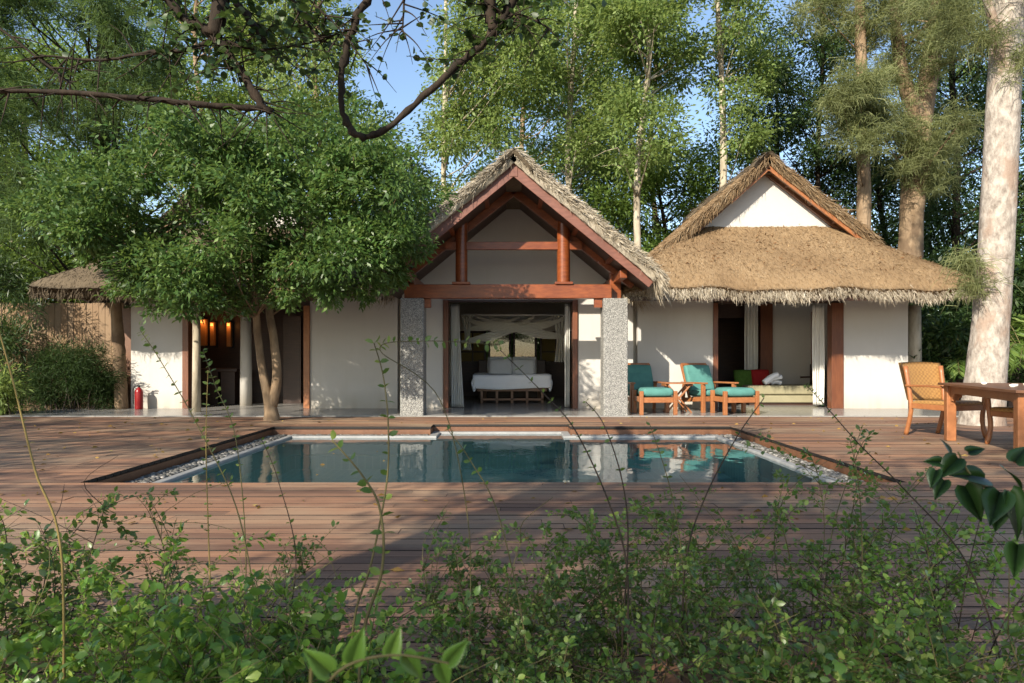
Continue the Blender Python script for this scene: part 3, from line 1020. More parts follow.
# timber frame
TY = PY + .2
bz0, bz1 = Z(299, TY), Z(285, TY)
pl = Z(298, PY)
MB().beam((X(405, TY), TY, (pl + bz1) / 2 + .002), (X(611, TY), TY, (pl + bz1) / 2 + .002), .22, bz1 - pl).build('tie_beam', M['red_wood'], cp_root, bevel=.012)
def gpost(px0, px1, ytop, zb_, name='post', r=True):
    xc, rr_ = X((px0 + px1) / 2, TY), (px1 - px0) / 2 * TY / F
    mb = MB().lathe([(rr_, 0), (rr_, Z(ytop, TY) - zb_)], (xc, TY, zb_ + .0), 18)
    o = mb.build(name, M['red_wood'], cp_root, True)
    e = o.modifiers.new('edges', 'EDGE_SPLIT'); e.split_angle = R(40)
    return xc
for a, b in ((455.5, 467.5), (557, 570)):
    xc = gpost(a, b, 219, bz1 + .05)
    MB().box((xc - .17, TY - .15, bz1 + .001), (xc + .17, TY + .15, bz1 + .05)).build('post_base', M['red_wood'], cp_root, bevel=.008)
# corner posts that stand on the pillars behind the tie beam
for a, b in ((404, 414), (611, 622)):
    xc, hw = X((a + b) / 2, TY), (b - a) / 2 * TY / F
    MB().box((xc - hw, TY + .112, pl), (xc + hw, TY + .31, Z(263, TY))).build('post', M['red_wood'], cp_root, bevel=.008)
    MB().box((xc - hw * .8, TY + .112, pl - .16), (xc + hw * .8, TY + .2, pl - .002)).build('bracket', M['red_wood'], cp_root, bevel=.008) if False else None
cz = Z(246, TY)
MB().beam((X(445, TY), TY + .0, cz), (X(582, TY), TY + .0, cz), .1, .15).build('collar_beam', M['red_wood'], cp_root, bevel=.008)
# principal rafters
ra, sl = Z(187, TY), .79
for s in (-1, 1):
    xe = s * 2.32
    MB().beam((cx, TY + .13, ra - .02), (cx + xe, TY + .13, ra - .02 - 2.32 * sl), .13, .2).build('rafter', M['red_wood'], cp_root, bevel=.01)
# plates running front to back
for s in (-1, 1):
    zz = ra - 1.98 * sl - .06
    MB().beam((cx + s * 1.98, 12.6, zz - .12), (cx + s * 1.98, 19.9, zz - .12), .13, .15).build('wall_plate', M['red_wood'], cp_root, bevel=.008)
for s in (-1, 1):
    for q in (.55, 1.25):
        MB().beam((cx + s * q, 12.4, ra - q * sl + .14), (cx + s * q, 19.9, ra - q * sl + .14), .08, .1).build('purlin', M['dark_wood'], cp_root)
MB().beam((cx, 12.4, ra + .13), (cx, 19.9, ra + .13), .1, .14).build('ridge_beam', M['dark_wood'], cp_root)
for k_ in range(8):
    yy = 14.2 + k_ * .75
    for s in (-1, 1):
        MB().beam((cx + s * .05, yy, ra + .15), (cx + s * 2.45, yy, ra + .15 - 2.4 * sl), .06, .08).build('common_rafter', M['dark_wood'], cp_root)
# bargeboards
BY = 12.32
ba, bsl = Z(168, BY), .82
for s in (-1, 1):
    MB().beam((cx, BY, ba), (cx + s * 2.45, BY, ba - 2.45 * bsl), .05, .24).build('bargeboard', M['faded_wood'], cp_root, bevel=.006)
    for q in (.5, 1.15, 1.8):
        MB().beam((cx + s * q, BY + .03, ba - q * bsl - .01), (cx + s * q, TY + .1, ba - q * bsl - .01), .08, .12).build('outrigger', M['red_wood'], cp_root)
MB().box((cx - .07, BY - .035, ba - .16), (cx + .07, BY + .04, ba + .12)).build('apex_block', M['faded_wood'], cp_root, bevel=.006)
# roof slopes
parts, roofs = [], []
zr = ba + .17
for s in (-1, 1):
    nu, nv = 46, 70
    G = np.zeros((nu, nv, 3))
    for i in range(nu):
        q = i / (nu - 1) * 2.6
        for j in range(nv):
            yy = BY - .1 + (20.3 - BY + .1) * (j / (nv - 1)) ** 1.5
            G[i, j] = (cx + s * q, yy, zr - q * bsl + .13 + .04 * math.exp(-(q / .3) ** 2) - .05 * max(0, q - 2.3) / .3)
    G0 = G
    G = bumpy(G, .024, 1.0, 55 + s)
    rf, N = grid_solid('roof', G, .2, M['thatch_grey'], cp_root, G0)
    if N[..., 2].mean() < 0: N = -N
    P_ = [surf_straw(G, N, 9000, (.08, .24), (.007, .016), .035)]
    e2 = G[:, 0]
    n_ = 8500
    t = rng.uniform(0, 1, n_) * (len(e2) - 1)
    i0 = np.minimum(t.astype(int), len(e2) - 2); f = (t - i0)[:, None]
    p = e2[i0] * (1 - f) + e2[i0 + 1] * f + np.array([0, 1, 0]) * rng.uniform(-.02, .2, (n_, 1)) - np.array([0, 0, 1]) * rng.uniform(-.02, .15, (n_, 1))
    dn = np.array([s * .77, 0, -.63]) * .9 + np.array([0, -.3, .02]) + rng.normal(size=p.shape) * .3
    P_.append(strands(p, dn, rng.uniform(.07, .2, n_), rng.uniform(.006, .014, n_), rng.normal(size=p.shape) * .02))
    P_.append(fringe(G[-1], np.array([-s * .77, 0, .63]), 3200, (.12, .36), (.007, .016), .22, .6))
    V, Fs, n = [], [], 0
    for v, fs in P_:
        V.append(v); Fs += [f_ + n for f_ in fs]; n += len(v)
    np_mesh('thatch_straw', np.concatenate(V), Fs, M['thatch_grey'], rf)
thatch_ridge(cp_root, cx, BY - .16, 20.2, zr + .03, M['straw_dark'])
for s in (-1, 1):
    MB().beam((cx + s * .02, (BY + .04 + 19.9) / 2, ba - .045), (cx + s * 2.48, (BY + .04 + 19.9) / 2, ba - .045 - 2.46 * bsl), 19.9 - BY - .04, .02).build('ceiling', M['dark_wood'], cp_root)
# door posts and track
for a, b in ((443.5, 448.5), (572.5, 577.5)):
    MB().box((X(a, WY), WY - .05, FZ), (X(b, WY), WY + .2, oT)).build('door_post', M['door_wood'], cp_root, bevel=.006)
MB().box((X(448.5, WY), WY - .02, oT - .04), (X(572.5, WY), WY + .18, oT)).build('door_head', M['dark_wood'], cp_root)
# lacquered pole plugs under the tie beam at the pillars
for px_ in (427, 598):
    MB().box((X(px_ - 4, TY), TY - .06, pl - .17), (X(px_ + 4, TY), TY + .06, pl - .0)).build('beam_bracket', M['red_wood'], cp_root, bevel=.008)

# ================================================================== RIGHT AND LEFT PAVILIONS
RC, RHL, RHR = 5.38, 3.25, 3.98
rp = thing('living_pavilion', 'right hand white pavilion under broad golden thatch with a small white gable', 'pavilion', (RC, WY, FZ))
wtop = 2.5
r1, r2_ = X(713, WY), X(843, WY)
rEnd = X(908, WY)
MB().box((wr + .1, WY + .003, FZ), (r1, WY + .2, wtop)).build('front_wall', M['plaster'], rp)
MB().box((r2_, WY, FZ), (rEnd, WY + .22, wtop)).build('front_wall', M['plaster'], rp)
MB().box((r1, WY + .01, Z(303, WY)), (r2_, WY + .2, wtop)).build('lintel', M['dark_wood'], rp)
MB().box((rEnd - .2, WY + .22, FZ), (rEnd, 20, wtop)).build('side_wall', M['plaster'], rp)
MB().box((wr + .12, 20, FZ), (rEnd, 20.2, 3.4)).build('back_wall', M['plaster_in'], rp)
MB().box((r1, WY - .04, FZ), (r1 + .1, WY + .18, Z(303, WY))).build('door_post', M['door_wood'], rp, bevel=.006)
MB().box((X(831, WY), WY - .04, FZ), (X(843, WY) - .002, WY + .18, Z(303, WY))).build('door_post', M['door_wood'], rp, bevel=.006)
# partition inside the room
iy = 17.4
MB().box((X(772, iy), iy, FZ), (rEnd - .2, iy + .15, 2.6)).build('partition_wall', M['plaster'], rp)
MB().box((X(759, iy), iy - .12, FZ), (X(771, iy), iy + .15, 2.6)).build('door_post', M['door_wood'], rp)
MB().box((X(700, iy), iy + .05, 2.1), (X(759, iy), iy + .15, 2.6)).build('door_head', M['dark_wood'], rp)
MB().box((X(811, iy), iy - .08, Z(388, iy)), (X(819, iy), iy - .003, Z(312, iy))).build('wall_panel', M['door_wood'], rp)
MB().box((X(690, 19), 19.2, FZ), (X(760, 19), 19.3, 2.6)).build('cupboard_wall', M['dark_wood'], rp)
# gable wall and rake timber
GY, RY = 15.0, 14.62
YF, ZE = 13.3, 2.42
ridge, SLP, SLR, FSL = 5.30, .89, .775, .84
hip_roof(rp, RC, (RHL, RHR), ZE, YF, GY, RY, 20.6, M['thatch_gold'], M['straw_dark'], 26000, ridge, FSL, 1, 2.15)
gz0 = ZE + FSL * (GY - YF) - .25
ghw = (ridge - gz0) / SLP - .05
ghr = (ridge - gz0) / SLR - .05
MB().prism([(RC - ghw, gz0), (RC + ghr, gz0), (RC, ridge - .14)], GY, GY + .12).build('gable_wall', M['plaster'], rp)
for s in (-1, 1):
    zt_ = ridge - .19
    q1 = 2.4 if s > 0 else .8
    SLP = .775 if s > 0 else .89
    MB().beam((RC, RY + .06, zt_), (RC + s * q1, RY + .06, zt_ - q1 * SLP), .05, .125).build('bargeboard', M['teak'], rp, bevel=.005)
    for q in (.45, .95, 1.45):
        MB().beam((RC + s * q, RY + .08, zt_ - q * SLP), (RC + s * q, GY - .003, zt_ - q * SLP), .06, .08).build('purlin', M['teak_dark'], rp)
    q1 = 2.2
    MB().beam((RC, GY - .06, zt_ - .02), (RC + s * q1, GY - .06, zt_ - .02 - q1 * SLP), .08, .1).build('rafter', M['teak_dark'], rp)
# eave rafters
for k_ in range(11):
    xx = RC - 2.9 + k_ * .58
    MB().beam((xx, YF + .2, ZE - .14), (xx, WY - .01, ZE - .14 + (WY - YF - .2) * .6), .06, .09).build('eave_rafter', M['dark_wood'], rp)
MB().beam((RC - 3.1, YF + .16, ZE - .18), (RC + 3.1, YF + .16, ZE - .18), .08, .08).build('eave_plate', M['dark_wood'], rp)

LC, LH = -5.85, 3.45
lp = thing('bathroom_pavilion', 'left hand white pavilion with thatched roof, half hidden behind the round leafy tree', 'pavilion', (LC, WY, FZ))
l0, l1 = X(310, WY), X(183, WY)
MB().box((l0, WY + .003, FZ), (wl - .1, WY + .2, wtop)).build('front_wall', M['plaster'], lp)
lw = X(131, WY)
MB().box((lw, WY, FZ), (l1, WY + .22, wtop)).build('front_wall', M['plaster'], lp)
MB().box((l1, WY + .01, 2.22), (l0, WY + .2, wtop)).build('lintel', M['dark_wood'], lp)
MB().box((lw, WY + .22, FZ), (lw + .2, 20, wtop)).build('side_wall', M['plaster'], lp)
MB().box((lw + .2, 17.2, FZ), (wl - .12, 17.4, 3.4)).build('back_wall', M['dark_wood'], lp)
MB().box((l0 - .13, WY - .04, FZ), (l0, WY + .18, 2.22)).build('door_post', M['teak'], lp, bevel=.006)
MB().box((l1, WY - .04, FZ), (l1 + .13, WY + .18, 2.22)).build('door_post', M['door_wood'], lp, bevel=.006)
MB().lathe([(.13, 0), (.12, 2.3)], (X(246, 15.9), 15.9, FZ), 20).build('column', M['plaster'], lp, True)
MB().box((X(283, 16.6), 16.6, FZ), (X(301, 16.6), 16.68, 2.1)).build('door_panel', M['dark_wood'], lp, bevel=.005)
hip_roof(lp, LC, (LH + .1, LH), 2.42, YF, GY, RY, 20.6, M['straw_dark'], M['straw_dark'], 9000, ridge, FSL, -1, 2.15)
MB().prism([(LC - ghw, gz0), (LC + ghw, gz0), (LC, ridge - .1)], GY, GY + .12).build('gable_wall', M['plaster'], lp)
# terrace post in front of the bathroom opening
tag(MB().lathe([(.085, 0), (.075, 1.2), (.07, 2.5)], (X(196.5, 14.0), 14.0, FZ), 14).build('veranda_post', M['bark_white'], None, True), 'slim pale round veranda post in front of the left dark doorway', 'post')
for px_, a, b in ((203.5, 319, 346), (213, 322, 346), (229.5, 322, 347)):
    D_ = 17.1
    lm = thing('wall_lamp', {203.5: 'widest glowing amber wall lamp, leftmost in the dark bathroom', 213: 'slim amber wall lamp between two others in the dark bathroom', 229.5: 'amber wall lamp nearest the white column in the dark bathroom'}[px_], 'lamp', (X(px_, D_), D_, Z(b, D_)), 'glowing wall lamps in the left room')
    hw = .09 if px_ == 203.5 else .055
    MB().box((X(px_, D_) - hw, D_ - .06, Z(b, D_)), (X(px_, D_) + hw, D_ + .05, Z(a, D_))).build('lamp_shade', M['amber'], lm, bevel=.02)
    MB().box((X(px_, D_) - hw * .6, D_ - .075, Z(a, D_) - .10), (X(px_, D_) + hw * .6, D_ - .062, Z(a, D_) - .03)).build('bulb', M['lamp'], lm)
    pd = bpy.data.lights.new('lamp_light', 'POINT')
    pd.energy, pd.color, pd.shadow_soft_size = 0.6, (1.0, .42, .12), .04
    pl0 = bpy.data.objects.new('lamp_light', pd)
    COL.objects.link(pl0)
    pl0.parent = lm
    pl0.location = (0, -.16, Z(a, D_) - .1 - lm.location.z)
    MB().box((X(px_, D_) - hw - .02, D_ + .05, Z(b, D_) - .02), (X(px_, D_) + hw + .02, D_ + .099, Z(a, D_) + .02)).build('lamp_back', M['black'], lm)
vn = thing('vanity_counter', 'dark wooden counter standing inside the left doorway under the amber lamps', 'counter', (X(220, 16.5), 16.5, FZ))
MB().box((X(203, 16.5), 16.2, .78), (X(242, 16.5), 16.8, .86)).build('counter_top', M['dark_wood'], vn, bevel=.01)
MB().box((X(206, 16.5), 16.25, FZ), (X(222, 16.5), 16.78, .779)).build('cabinet', M['dark_wood'], vn, bevel=.006)
MB().box((X(225, 16.5), 16.25, FZ), (X(239, 16.5), 16.78, .779)).build('cabinet', M['dark_wood'], vn, bevel=.006)

# ================================================================== CURTAINS
def curtain(name, label, xa, xb, xa2, xb2, y_, z0, z1, m=None, pleats=6, depth=.05, group='white door curtains'):
    """xa..xb at the top, xa2..xb2 at the foot"""
    nu, nv = 26, 60
    V = []
    for i in range(nu):
        t = i / (nu - 1)
        a, b = xa + (xa2 - xa) * t ** 1.3, xb + (xb2 - xb) * t ** 1.3
        for j in range(nv):
            s = j / (nv - 1)
            V.append((a + (b - a) * s, y_ + depth * math.sin(s * pleats * 6.283 + t * 1.2) * (.6 + .5 * t) + .02 * math.sin(t * 5 + s * 9), z1 + (z0 - z1) * t))
    idx = np.arange(nu * nv).reshape(nu, nv)
    q = np.stack([idx[:-1, :-1], idx[1:, :-1], idx[1:, 1:], idx[:-1, 1:]], -1).reshape(-1, 4)
    o = np_mesh(name, np.array(V), [q], m or M['curtain'], None, True)
    so = o.modifiers.new('cloth', 'SOLIDIFY'); so.thickness = .004
    return tag(o, label, 'curtain', group)
curtain('curtain', 'white pleated curtain gathered at the left side of the bedroom opening', X(450, WY), X(458, WY), X(449.8, WY), X(463, WY), WY + .3, FZ + .01, oT - .06)
curtain('curtain', 'narrow white curtain gathered at the right side of the bedroom opening', X(566, WY), X(571, WY), X(566, WY), X(571, WY), WY + .3, FZ + .01, oT - .06, pleats=3)
curtain('curtain', 'white curtain flaring out behind the right lounge chair at the dark doorway', X(715, WY), X(716.5, WY), X(715, WY), X(724, WY), WY + .32, FZ + .01, Z(305, WY), pleats=2)
curtain('curtain', 'grey white curtain hanging above the green cushion inside the right room', X(745, 17.2), X(758, 17.2), X(745, 17.2), X(758, 17.2), 17.2, FZ + .01, 2.45, pleats=4)
curtain('curtain', 'bright white curtain beside the brown post, right end of the right opening', X(819, WY), X(831, WY), X(820, WY), X(831, WY), WY + .32, FZ + .06, Z(304, WY), pleats=4, depth=.04)

# ================================================================== BED AND NET
def cushion(name, c, size, m, parent=None, rot=(0, 0, 0), puff=.55, seg=14, channels=0):
    if channels: seg = 30
    """pillow / cushion: a box that swells in the middle and thins to a seam"""
    from mathutils import Euler
    Rm = Euler(rot).to_matrix()
    n = seg
    top, bot = [], []
    for i in range(n + 1):
        for j in range(n + 1):
            u, v = -1 + 2 * i / n, -1 + 2 * j / n
            e = (1 - abs(u) ** 4) * (1 - abs(v) ** 4)
            h = (puff + (1 - puff) * e ** .5) if puff < 1 else 1
            if max(abs(u), abs(v)) > .999: h = puff * .6
            if channels: h *= .84 + .16 * abs(math.sin(math.pi * channels * (v + 1) / 2)) ** .6
            rnd = 1 - .05 * (u * v) ** 2
            x_, y_ = u * size[0] / 2 * rnd, v * size[1] / 2 * rnd
            wv = .02 * size[2] * math.sin(u * 5 + v * 3)
            top.append(Vector(c) + Rm @ Vector((x_, y_, h * size[2] / 2 + wv)))
            bot.append(Vector(c) + Rm @ Vector((x_, y_, -h * size[2] / 2)))
    mb = MB()
    k_ = (n + 1) ** 2
    mb.v = [tuple(p) for p in top + bot]
    idx = lambda i, j: i * (n + 1) + j
    for i in range(n):
        for j in range(n):
            mb.f.append((idx(i, j), idx(i + 1, j), idx(i + 1, j + 1), idx(i, j + 1)))
            mb.f.append((k_ + idx(i, j + 1), k_ + idx(i + 1, j + 1), k_ + idx(i + 1, j), k_ + idx(i, j)))
    ring = [idx(i, 0) for i in range(n + 1)] + [idx(n, j) for j in range(1, n + 1)] + [idx(i, n) for i in range(n - 1, -1, -1)] + [idx(0, j) for j in range(n - 1, 0, -1)]
    for a, b in zip(ring, ring[1:] + ring[:1]): mb.f.append((a, a + k_, b + k_, b))
    return mb.build(name, m, parent, True)

BD = 16.75
bx0, bx1 = X(472, BD), X(552, BD)
bed = thing('bed', 'wide low timber bed with white duvet seen through the central opening', 'bed', ((bx0 + bx1) / 2, BD + 1, FZ))
fb = MB()
fb.box((bx0 + .12, BD + .05, .30), (bx1 - .12, BD + 2.05, .38))
fb.box((bx0 + .2, BD + .06, FZ + .06), (bx1 - .2, BD + .12, FZ + .11))
for q in (0, .25, .5, .75, 1):
    xx = bx0 + .2 + (bx1 - bx0 - .46) * q
    fb.box((xx, BD + .06, FZ), (xx + .06, BD + .13, .30))
fb.box((bx0 + .2, BD + 1.9, FZ), (bx0 + .28, BD + 1.98, .3)); fb.box((bx1 - .28, BD + 1.9, FZ), (bx1 - .2, BD + 1.98, .3))
fb.build('bed_frame', M['bed_wood'], bed, bevel=.006)
MB().box((bx0 + .1, BD + .03, .385), (bx1 - .1, BD + 2.03, .6)).build('mattress', M['linen'], bed, bevel=.05, seg=4)
MB().box((bx0 + .05, BD + 2.06, FZ), (bx1 - .05, BD + 2.13, 1.05)).build('headboard', M['dark_wood'], bed, bevel=.02)
# duvet: draped sheet
nu, nv = 40, 60
V = []
for i in range(nu):
    for j in range(nv):
        u, v = i / (nu - 1), -1 + 2 * j / (nv - 1)
        s = v * 1.30
        hwid = (bx1 - bx0) / 2 - .03
        xx = max(-hwid, min(hwid, s * (hwid + .15)))
        over = max(0, abs(s * (hwid + .15)) - hwid)
        yd = u * 1.75
        front = max(0, .3 - yd)
        yy = BD + max(0, yd - .3)
        z_ = .655 + .025 * math.sin(v * 3 + u * 4) * (1 - abs(v)) - over * .9 - front * 1.0
        z_ += .02 * math.exp(-((abs(v) - .6) / .3) ** 2)
        z_ = max(z_, .32)
        V.append((cx + (bx0 + bx1) / 2 - cx + xx * (1 + .02 * math.sin(yy * 7 + z_ * 20)), yy - .015 * math.sin(v * 14) * min(1, front * 6), z_))
idx = np.arange(nu * nv).reshape(nu, nv)
q = np.stack([idx[:-1, :-1], idx[1:, :-1], idx[1:, 1:], idx[:-1, 1:]], -1).reshape(-1, 4)
dv = np_mesh('duvet', np.array(V), [q], M['linen'], bed, True)
so = dv.modifiers.new('cloth', 'SOLIDIFY'); so.thickness = .03
bcx = (bx0 + bx1) / 2
for i, (dx, dy, z_, sz, lab) in enumerate(((-.33, 1.92, .90, .66, 'white pillow propped at the back of the bed, left of the pair'), (.33, 1.92, .90, .66, 'white pillow propped at the back of the bed, right of the pair'), (-.31, 1.66, .83, .62, 'white pillow leaning in front, left half of the bed head'), (.31, 1.66, .83, .62, 'white pillow leaning in front, right half of the bed head'))):
    tag(cushion('pillow', (bcx + dx, BD + dy, z_), (sz, .5, .2), M['linen'], None, (R(68), 0, R(random.uniform(-3, 3))), .35), lab, 'pillow', 'white pillows on the bed')
# canopy net
nt = thing('mosquito_net', 'sheer cream mosquito net draped in crossing swags over the bed', 'mosquito net', (bcx, BD + .2, 2.1))
ny, nz = BD + .1, Z(315, BD + .1)
nfx0, nfx1 = X(461, ny), X(569, ny)
nf = MB()
for a, b in (((nfx0, ny, nz), (nfx1, ny, nz)), ((nfx0, ny + 2.2, nz), (nfx1, ny + 2.2, nz)), ((nfx0, ny, nz), (nfx0, ny + 2.2, nz)), ((nfx1, ny, nz), (nfx1, ny + 2.2, nz))):
    nf.tube([a, b], .018, 8)
nf.build('net_frame', M['curtain'], nt, True)
def swag(xa, za, xb, zb_, sag, wid, y_, folds=5):
    V = []
    nu, nv = 50, 16
    for i in range(nu):
        t = i / (nu - 1)
        for j in range(nv):
            s = j / (nv - 1)
            zz = za + (zb_ - za) * t - (sag + wid * s) * 4 * t * (1 - t) * .9 - wid * .25 * s
            V.append((xa + (xb - xa) * t, y_ + .035 * math.sin(s * folds * 6.283) + .03 * s, zz))
    idx = np.arange(nu * nv).reshape(nu, nv)
    return np.array(V), np.stack([idx[:-1, :-1], idx[1:, :-1], idx[1:, 1:], idx[:-1, 1:]], -1).reshape(-1, 4)
for xa, za, xb, zb_, sag, wd, yo in ((nfx0, nz, nfx1 - .35, nz, .27, .16, -.03), (nfx0 + .35, nz, nfx1, nz, .24, .17, -.07), (nfx0, nz - .62, bcx + .55, nz - .02, .02, .2, .02), (bcx - .55, nz - .02, nfx1, nz - .5, .02, .2, -.01), (nfx0, nz - .3, bcx + .2, nz - .02, .05, .12, .05), (nfx0, nz, nfx1, nz, .05, .15, 2.18)):
    v_, f_ = swag(xa, za, xb, zb_, sag, wd, ny + yo)
    np_mesh('net_swag', v_, [f_], M['net'], nt, True)
def tail(xa, xb, z1, z0, y_):
    V = []
    for i in range(20):
        t = i / 19
        for j in range(30):
            s = j / 29
            pinch = 1 - .55 * math.sin(t * 2.6)
            V.append(((xa + xb) / 2 + (s - .5) * (xb - xa) * pinch, y_ + .05 * math.sin(s * 25), z1 + (z0 - z1) * t))
    idx = np.arange(600).reshape(20, 30)
    np_mesh('net_tail', np.array(V), [np.stack([idx[:-1, :-1], idx[1:, :-1], idx[1:, 1:], idx[:-1, 1:]], -1).reshape(-1, 4)], M['net'], nt, True)
tail(nfx1 - .42, nfx1, nz, Z(362, ny), ny + .02)
tail(nfx0, nfx0 + .3, nz, Z(350, ny), ny + .02)
sheet = MB().box((nfx0, ny, nz + .02), (nfx1, ny + 2.2, nz + .024))
sheet.build('net_top', M['net'], nt)

# ================================================================== DAYBED
DD = 16.0
db = thing('daybed', 'sage upholstered daybed inside the right opening', 'daybed', (X(782, DD), DD + .4, FZ))
MB().box((X(748, DD), DD, .26), (X(817, DD), DD + .85, .47)).build('seat_cushion', M['beige'], db, bevel=.04, seg=3)
MB().box((X(746, DD), DD - .02, .08), (X(818, DD), DD + .87, .245)).build('base', M['beige'], db, bevel=.02)
MB().box((X(750, DD), DD + .03, FZ), (X(814, DD), DD + .8, .079)).build('plinth', M['dark_wood'], db)
tag(cushion('cushion', (X(751, DD), DD + .52, .62), (.46, .42, .16), M['green_cloth'], None, (R(72), 0, R(8)), .3), 'leaf green cushion, leftmost on the sage daybed', 'cushion')
tag(cushion('cushion', (X(768, DD), DD + .50, .63), (.44, .42, .16), M['red_cloth'], None, (R(70), 0, R(-4)), .3), 'plain red cushion leaning in the middle of the sage daybed', 'cushion')
twl = thing('towel_roll', 'white rolled and folded towels lying on the sage daybed', 'towels', (X(779, DD), DD + .25, .47))
for i, (a, b, r_) in enumerate((((766, .52), (781, .72), .065), ((770, .53), (786, .66), .06), ((776, .52), (787, .52), .055))):
    mb = MB().tube(catmull([(X(a[0], DD), DD + .12 + .09 * i, a[1] + .01), (X((a[0] + b[0]) / 2, DD), DD + .17 + .09 * i, (a[1] + b[1]) / 2 + .03), (X(b[0], DD), DD + .2 + .09 * i, b[1])], 5), r_, 14, .05)
    mb.build('towel', M['linen'], twl, True)
# dark armchair deep in the right room
ac = thing('armchair', 'dark wooden armchair in the shade at the back of the right room', 'armchair', (X(806, 16.95), 16.95, FZ))
MB().box((X(797, 17), 16.7, .36), (X(819, 17), 17.25, .44)).build('seat', M['dark_wood'], ac, bevel=.01)
MB().box((X(814, 17), 16.7, .44), (X(819, 17), 17.25, .95)).build('backrest', M['dark_wood'], ac, bevel=.01)
MB().beam((X(796, 17), 16.72, .64), (X(818, 17), 16.72, .66), .05, .04).build('armrest', M['dark_wood'], ac)
for a in (797.5, 817):
    for yy in (16.72, 17.2): MB().box((X(a, 17) - .02, yy - .02, FZ), (X(a, 17) + .02, yy + .02, .36)).build('leg', M['dark_wood'], ac)

# ================================================================== LOUNGE CHAIRS, OTTOMANS, SIDE TABLE
def lounge_chair():
    """built facing -y around the origin"""
    t = thing('lounge_chair', '', 'chair', (0, 0, 0), 'teal cushioned lounge chairs')
    for sx in (-1, 1):
        x_ = sx * .36
        MB().box((x_ - .035, -.36, 0), (x_ + .035, -.29, .56)).build('leg', M['teak'], t, bevel=.006)
        mb = MB().beam((x_, .42, 0), (x_, .34, .56), .06, .06, (0, 1, 0))
        mb.build('leg', M['teak'], t, bevel=.006)
        ar = MB()
        ar.tube([(x_, -.42, .585), (x_, -.2, .60), (x_, .1, .585), (x_, .4, .565)], .03, 4)
        ar = MB().beam((x_, -.43, .582), (x_, .42, .575), .085, .035)
        ar.build('armrest', M['teak'], t, bevel=.01)
        MB().beam((x_, -.3, .27), (x_, .36, .22), .035, .09).build('side_rail', M['teak'], t, bevel=.005)
        MB().beam((sx * .29, .25, .25), (sx * .29, .56, .95), .05, .05, (0, 1, 0)).build('back_post', M['teak'], t, bevel=.006)
    MB().beam((-.33, -.325, .27), (.33, -.325, .27), .035, .1).build('front_rail', M['teak'], t, bevel=.005)
    sl_ = MB()
    for k_ in range(6):
        sl_.beam((-.32, -.25 + k_ * .1, .28 - k_ * .008), (.32, -.25 + k_ * .1, .28 - k_ * .008), .07, .02)
    sl_.build('seat_slats', M['teak'], t)
    MB().beam((-.3, .555, .94), (.3, .555, .94), .035, .07).build('top_rail', M['teak'], t, bevel=.006)
    cushion('seat_cushion', (0, -.03, .375), (.62, .62, .14), M['teal'], t, (R(-3), 0, 0), .8)
    cushion('back_cushion', (0, .36, .66), (.60, .58, .15), M['teal'], t, (R(67), 0, 0), .8, channels=3)
    return t
def ottoman():
    t = thing('ottoman', '', 'ottoman', (0, 0, 0), 'teal cushioned ottomans')
    for sx in (-1, 1):
        for sy in (-1, 1):
            MB().box((sx * .33 - .035, sy * .25 - .035, 0), (sx * .33 + .035, sy * .25 + .035, .45)).build('leg', M['teak'], t, bevel=.006)
        MB().beam((sx * .33, -.215, .29), (sx * .33, .215, .29), .03, .1).build('side_rail', M['teak'], t, bevel=.005)
    for sy in (-1, 1):
        MB().beam((-.295, sy * .25, .28), (.295, sy * .25, .28), .035, .1).build('end_rail', M['teak'], t, bevel=.005)
    MB().box((-.29, -.23, .31), (.29, .23, .33)).build('slat_panel', M['teak'], t)
    cushion('cushion', (0, 0, .425), (.6, .56, .17), M['teal'], t, (0, 0, 0), .8)
    return t
lc1 = lounge_chair(); lc2 = copy_tree(lc1)
ot1 = ottoman(); ot2 = copy_tree(ot1)
lc1.location = (X(644, 14.3), 14.3, FZ); lc1.rotation_euler.z = R(8)
lc1['label'] = 'teal lounge chair in the shade right behind the stone pillar'
lc2.location = (X(709, 14.22), 14.22, FZ); lc2.rotation_euler.z = R(19)
lc2['label'] = 'sunlit teal lounge chair between the side table and the dark doorway'
ot1.location = (X(655, 13.52), 13.56, FZ); ot1.rotation_euler.z = R(5)
ot1['label'] = 'teal topped ottoman closest to the stone pillar'
ot2.location = (X(735.5, 13.5), 13.56, FZ); ot2.rotation_euler.z = R(11)
ot2['label'] = 'sunlit teal topped ottoman in front of the right lounge chair'
st = thing('side_table', 'small folding teak side table between the two teal lounge chairs', 'side table', (X(677, 14), 14.0, FZ))
tx, ty = X(677, 14), 14.0
tp = MB()
for k_ in range(6): tp.beam((tx - .28, ty - .22 + k_ * .085, .60), (tx + .28, ty - .22 + k_ * .085, .60), .075, .022)
tp.build('tabletop', M['teak'], st, bevel=.004)
MB().beam((tx - .26, ty - .18, .565), (tx - .26, ty + .18, .565), .03, .045).build('apron', M['teak'], st); MB().beam((tx + .26, ty - .18, .565), (tx + .26, ty + .18, .565), .03, .045).build('apron', M['teak'], st)
for yy in (-.19, .19):
    o_ = .03 if yy < 0 else -.03
    MB().beam((tx - .22, ty + yy, .56), (tx + .24, ty + yy, FZ), .03, .05, (0, 1, 0)).build('leg', M['teak'], st, bevel=.004)
    MB().beam((tx + .22, ty + yy + o_, .56), (tx - .24, ty + yy + o_, FZ), .03, .05, (0, 1, 0)).build('leg', M['teak'], st, bevel=.004)

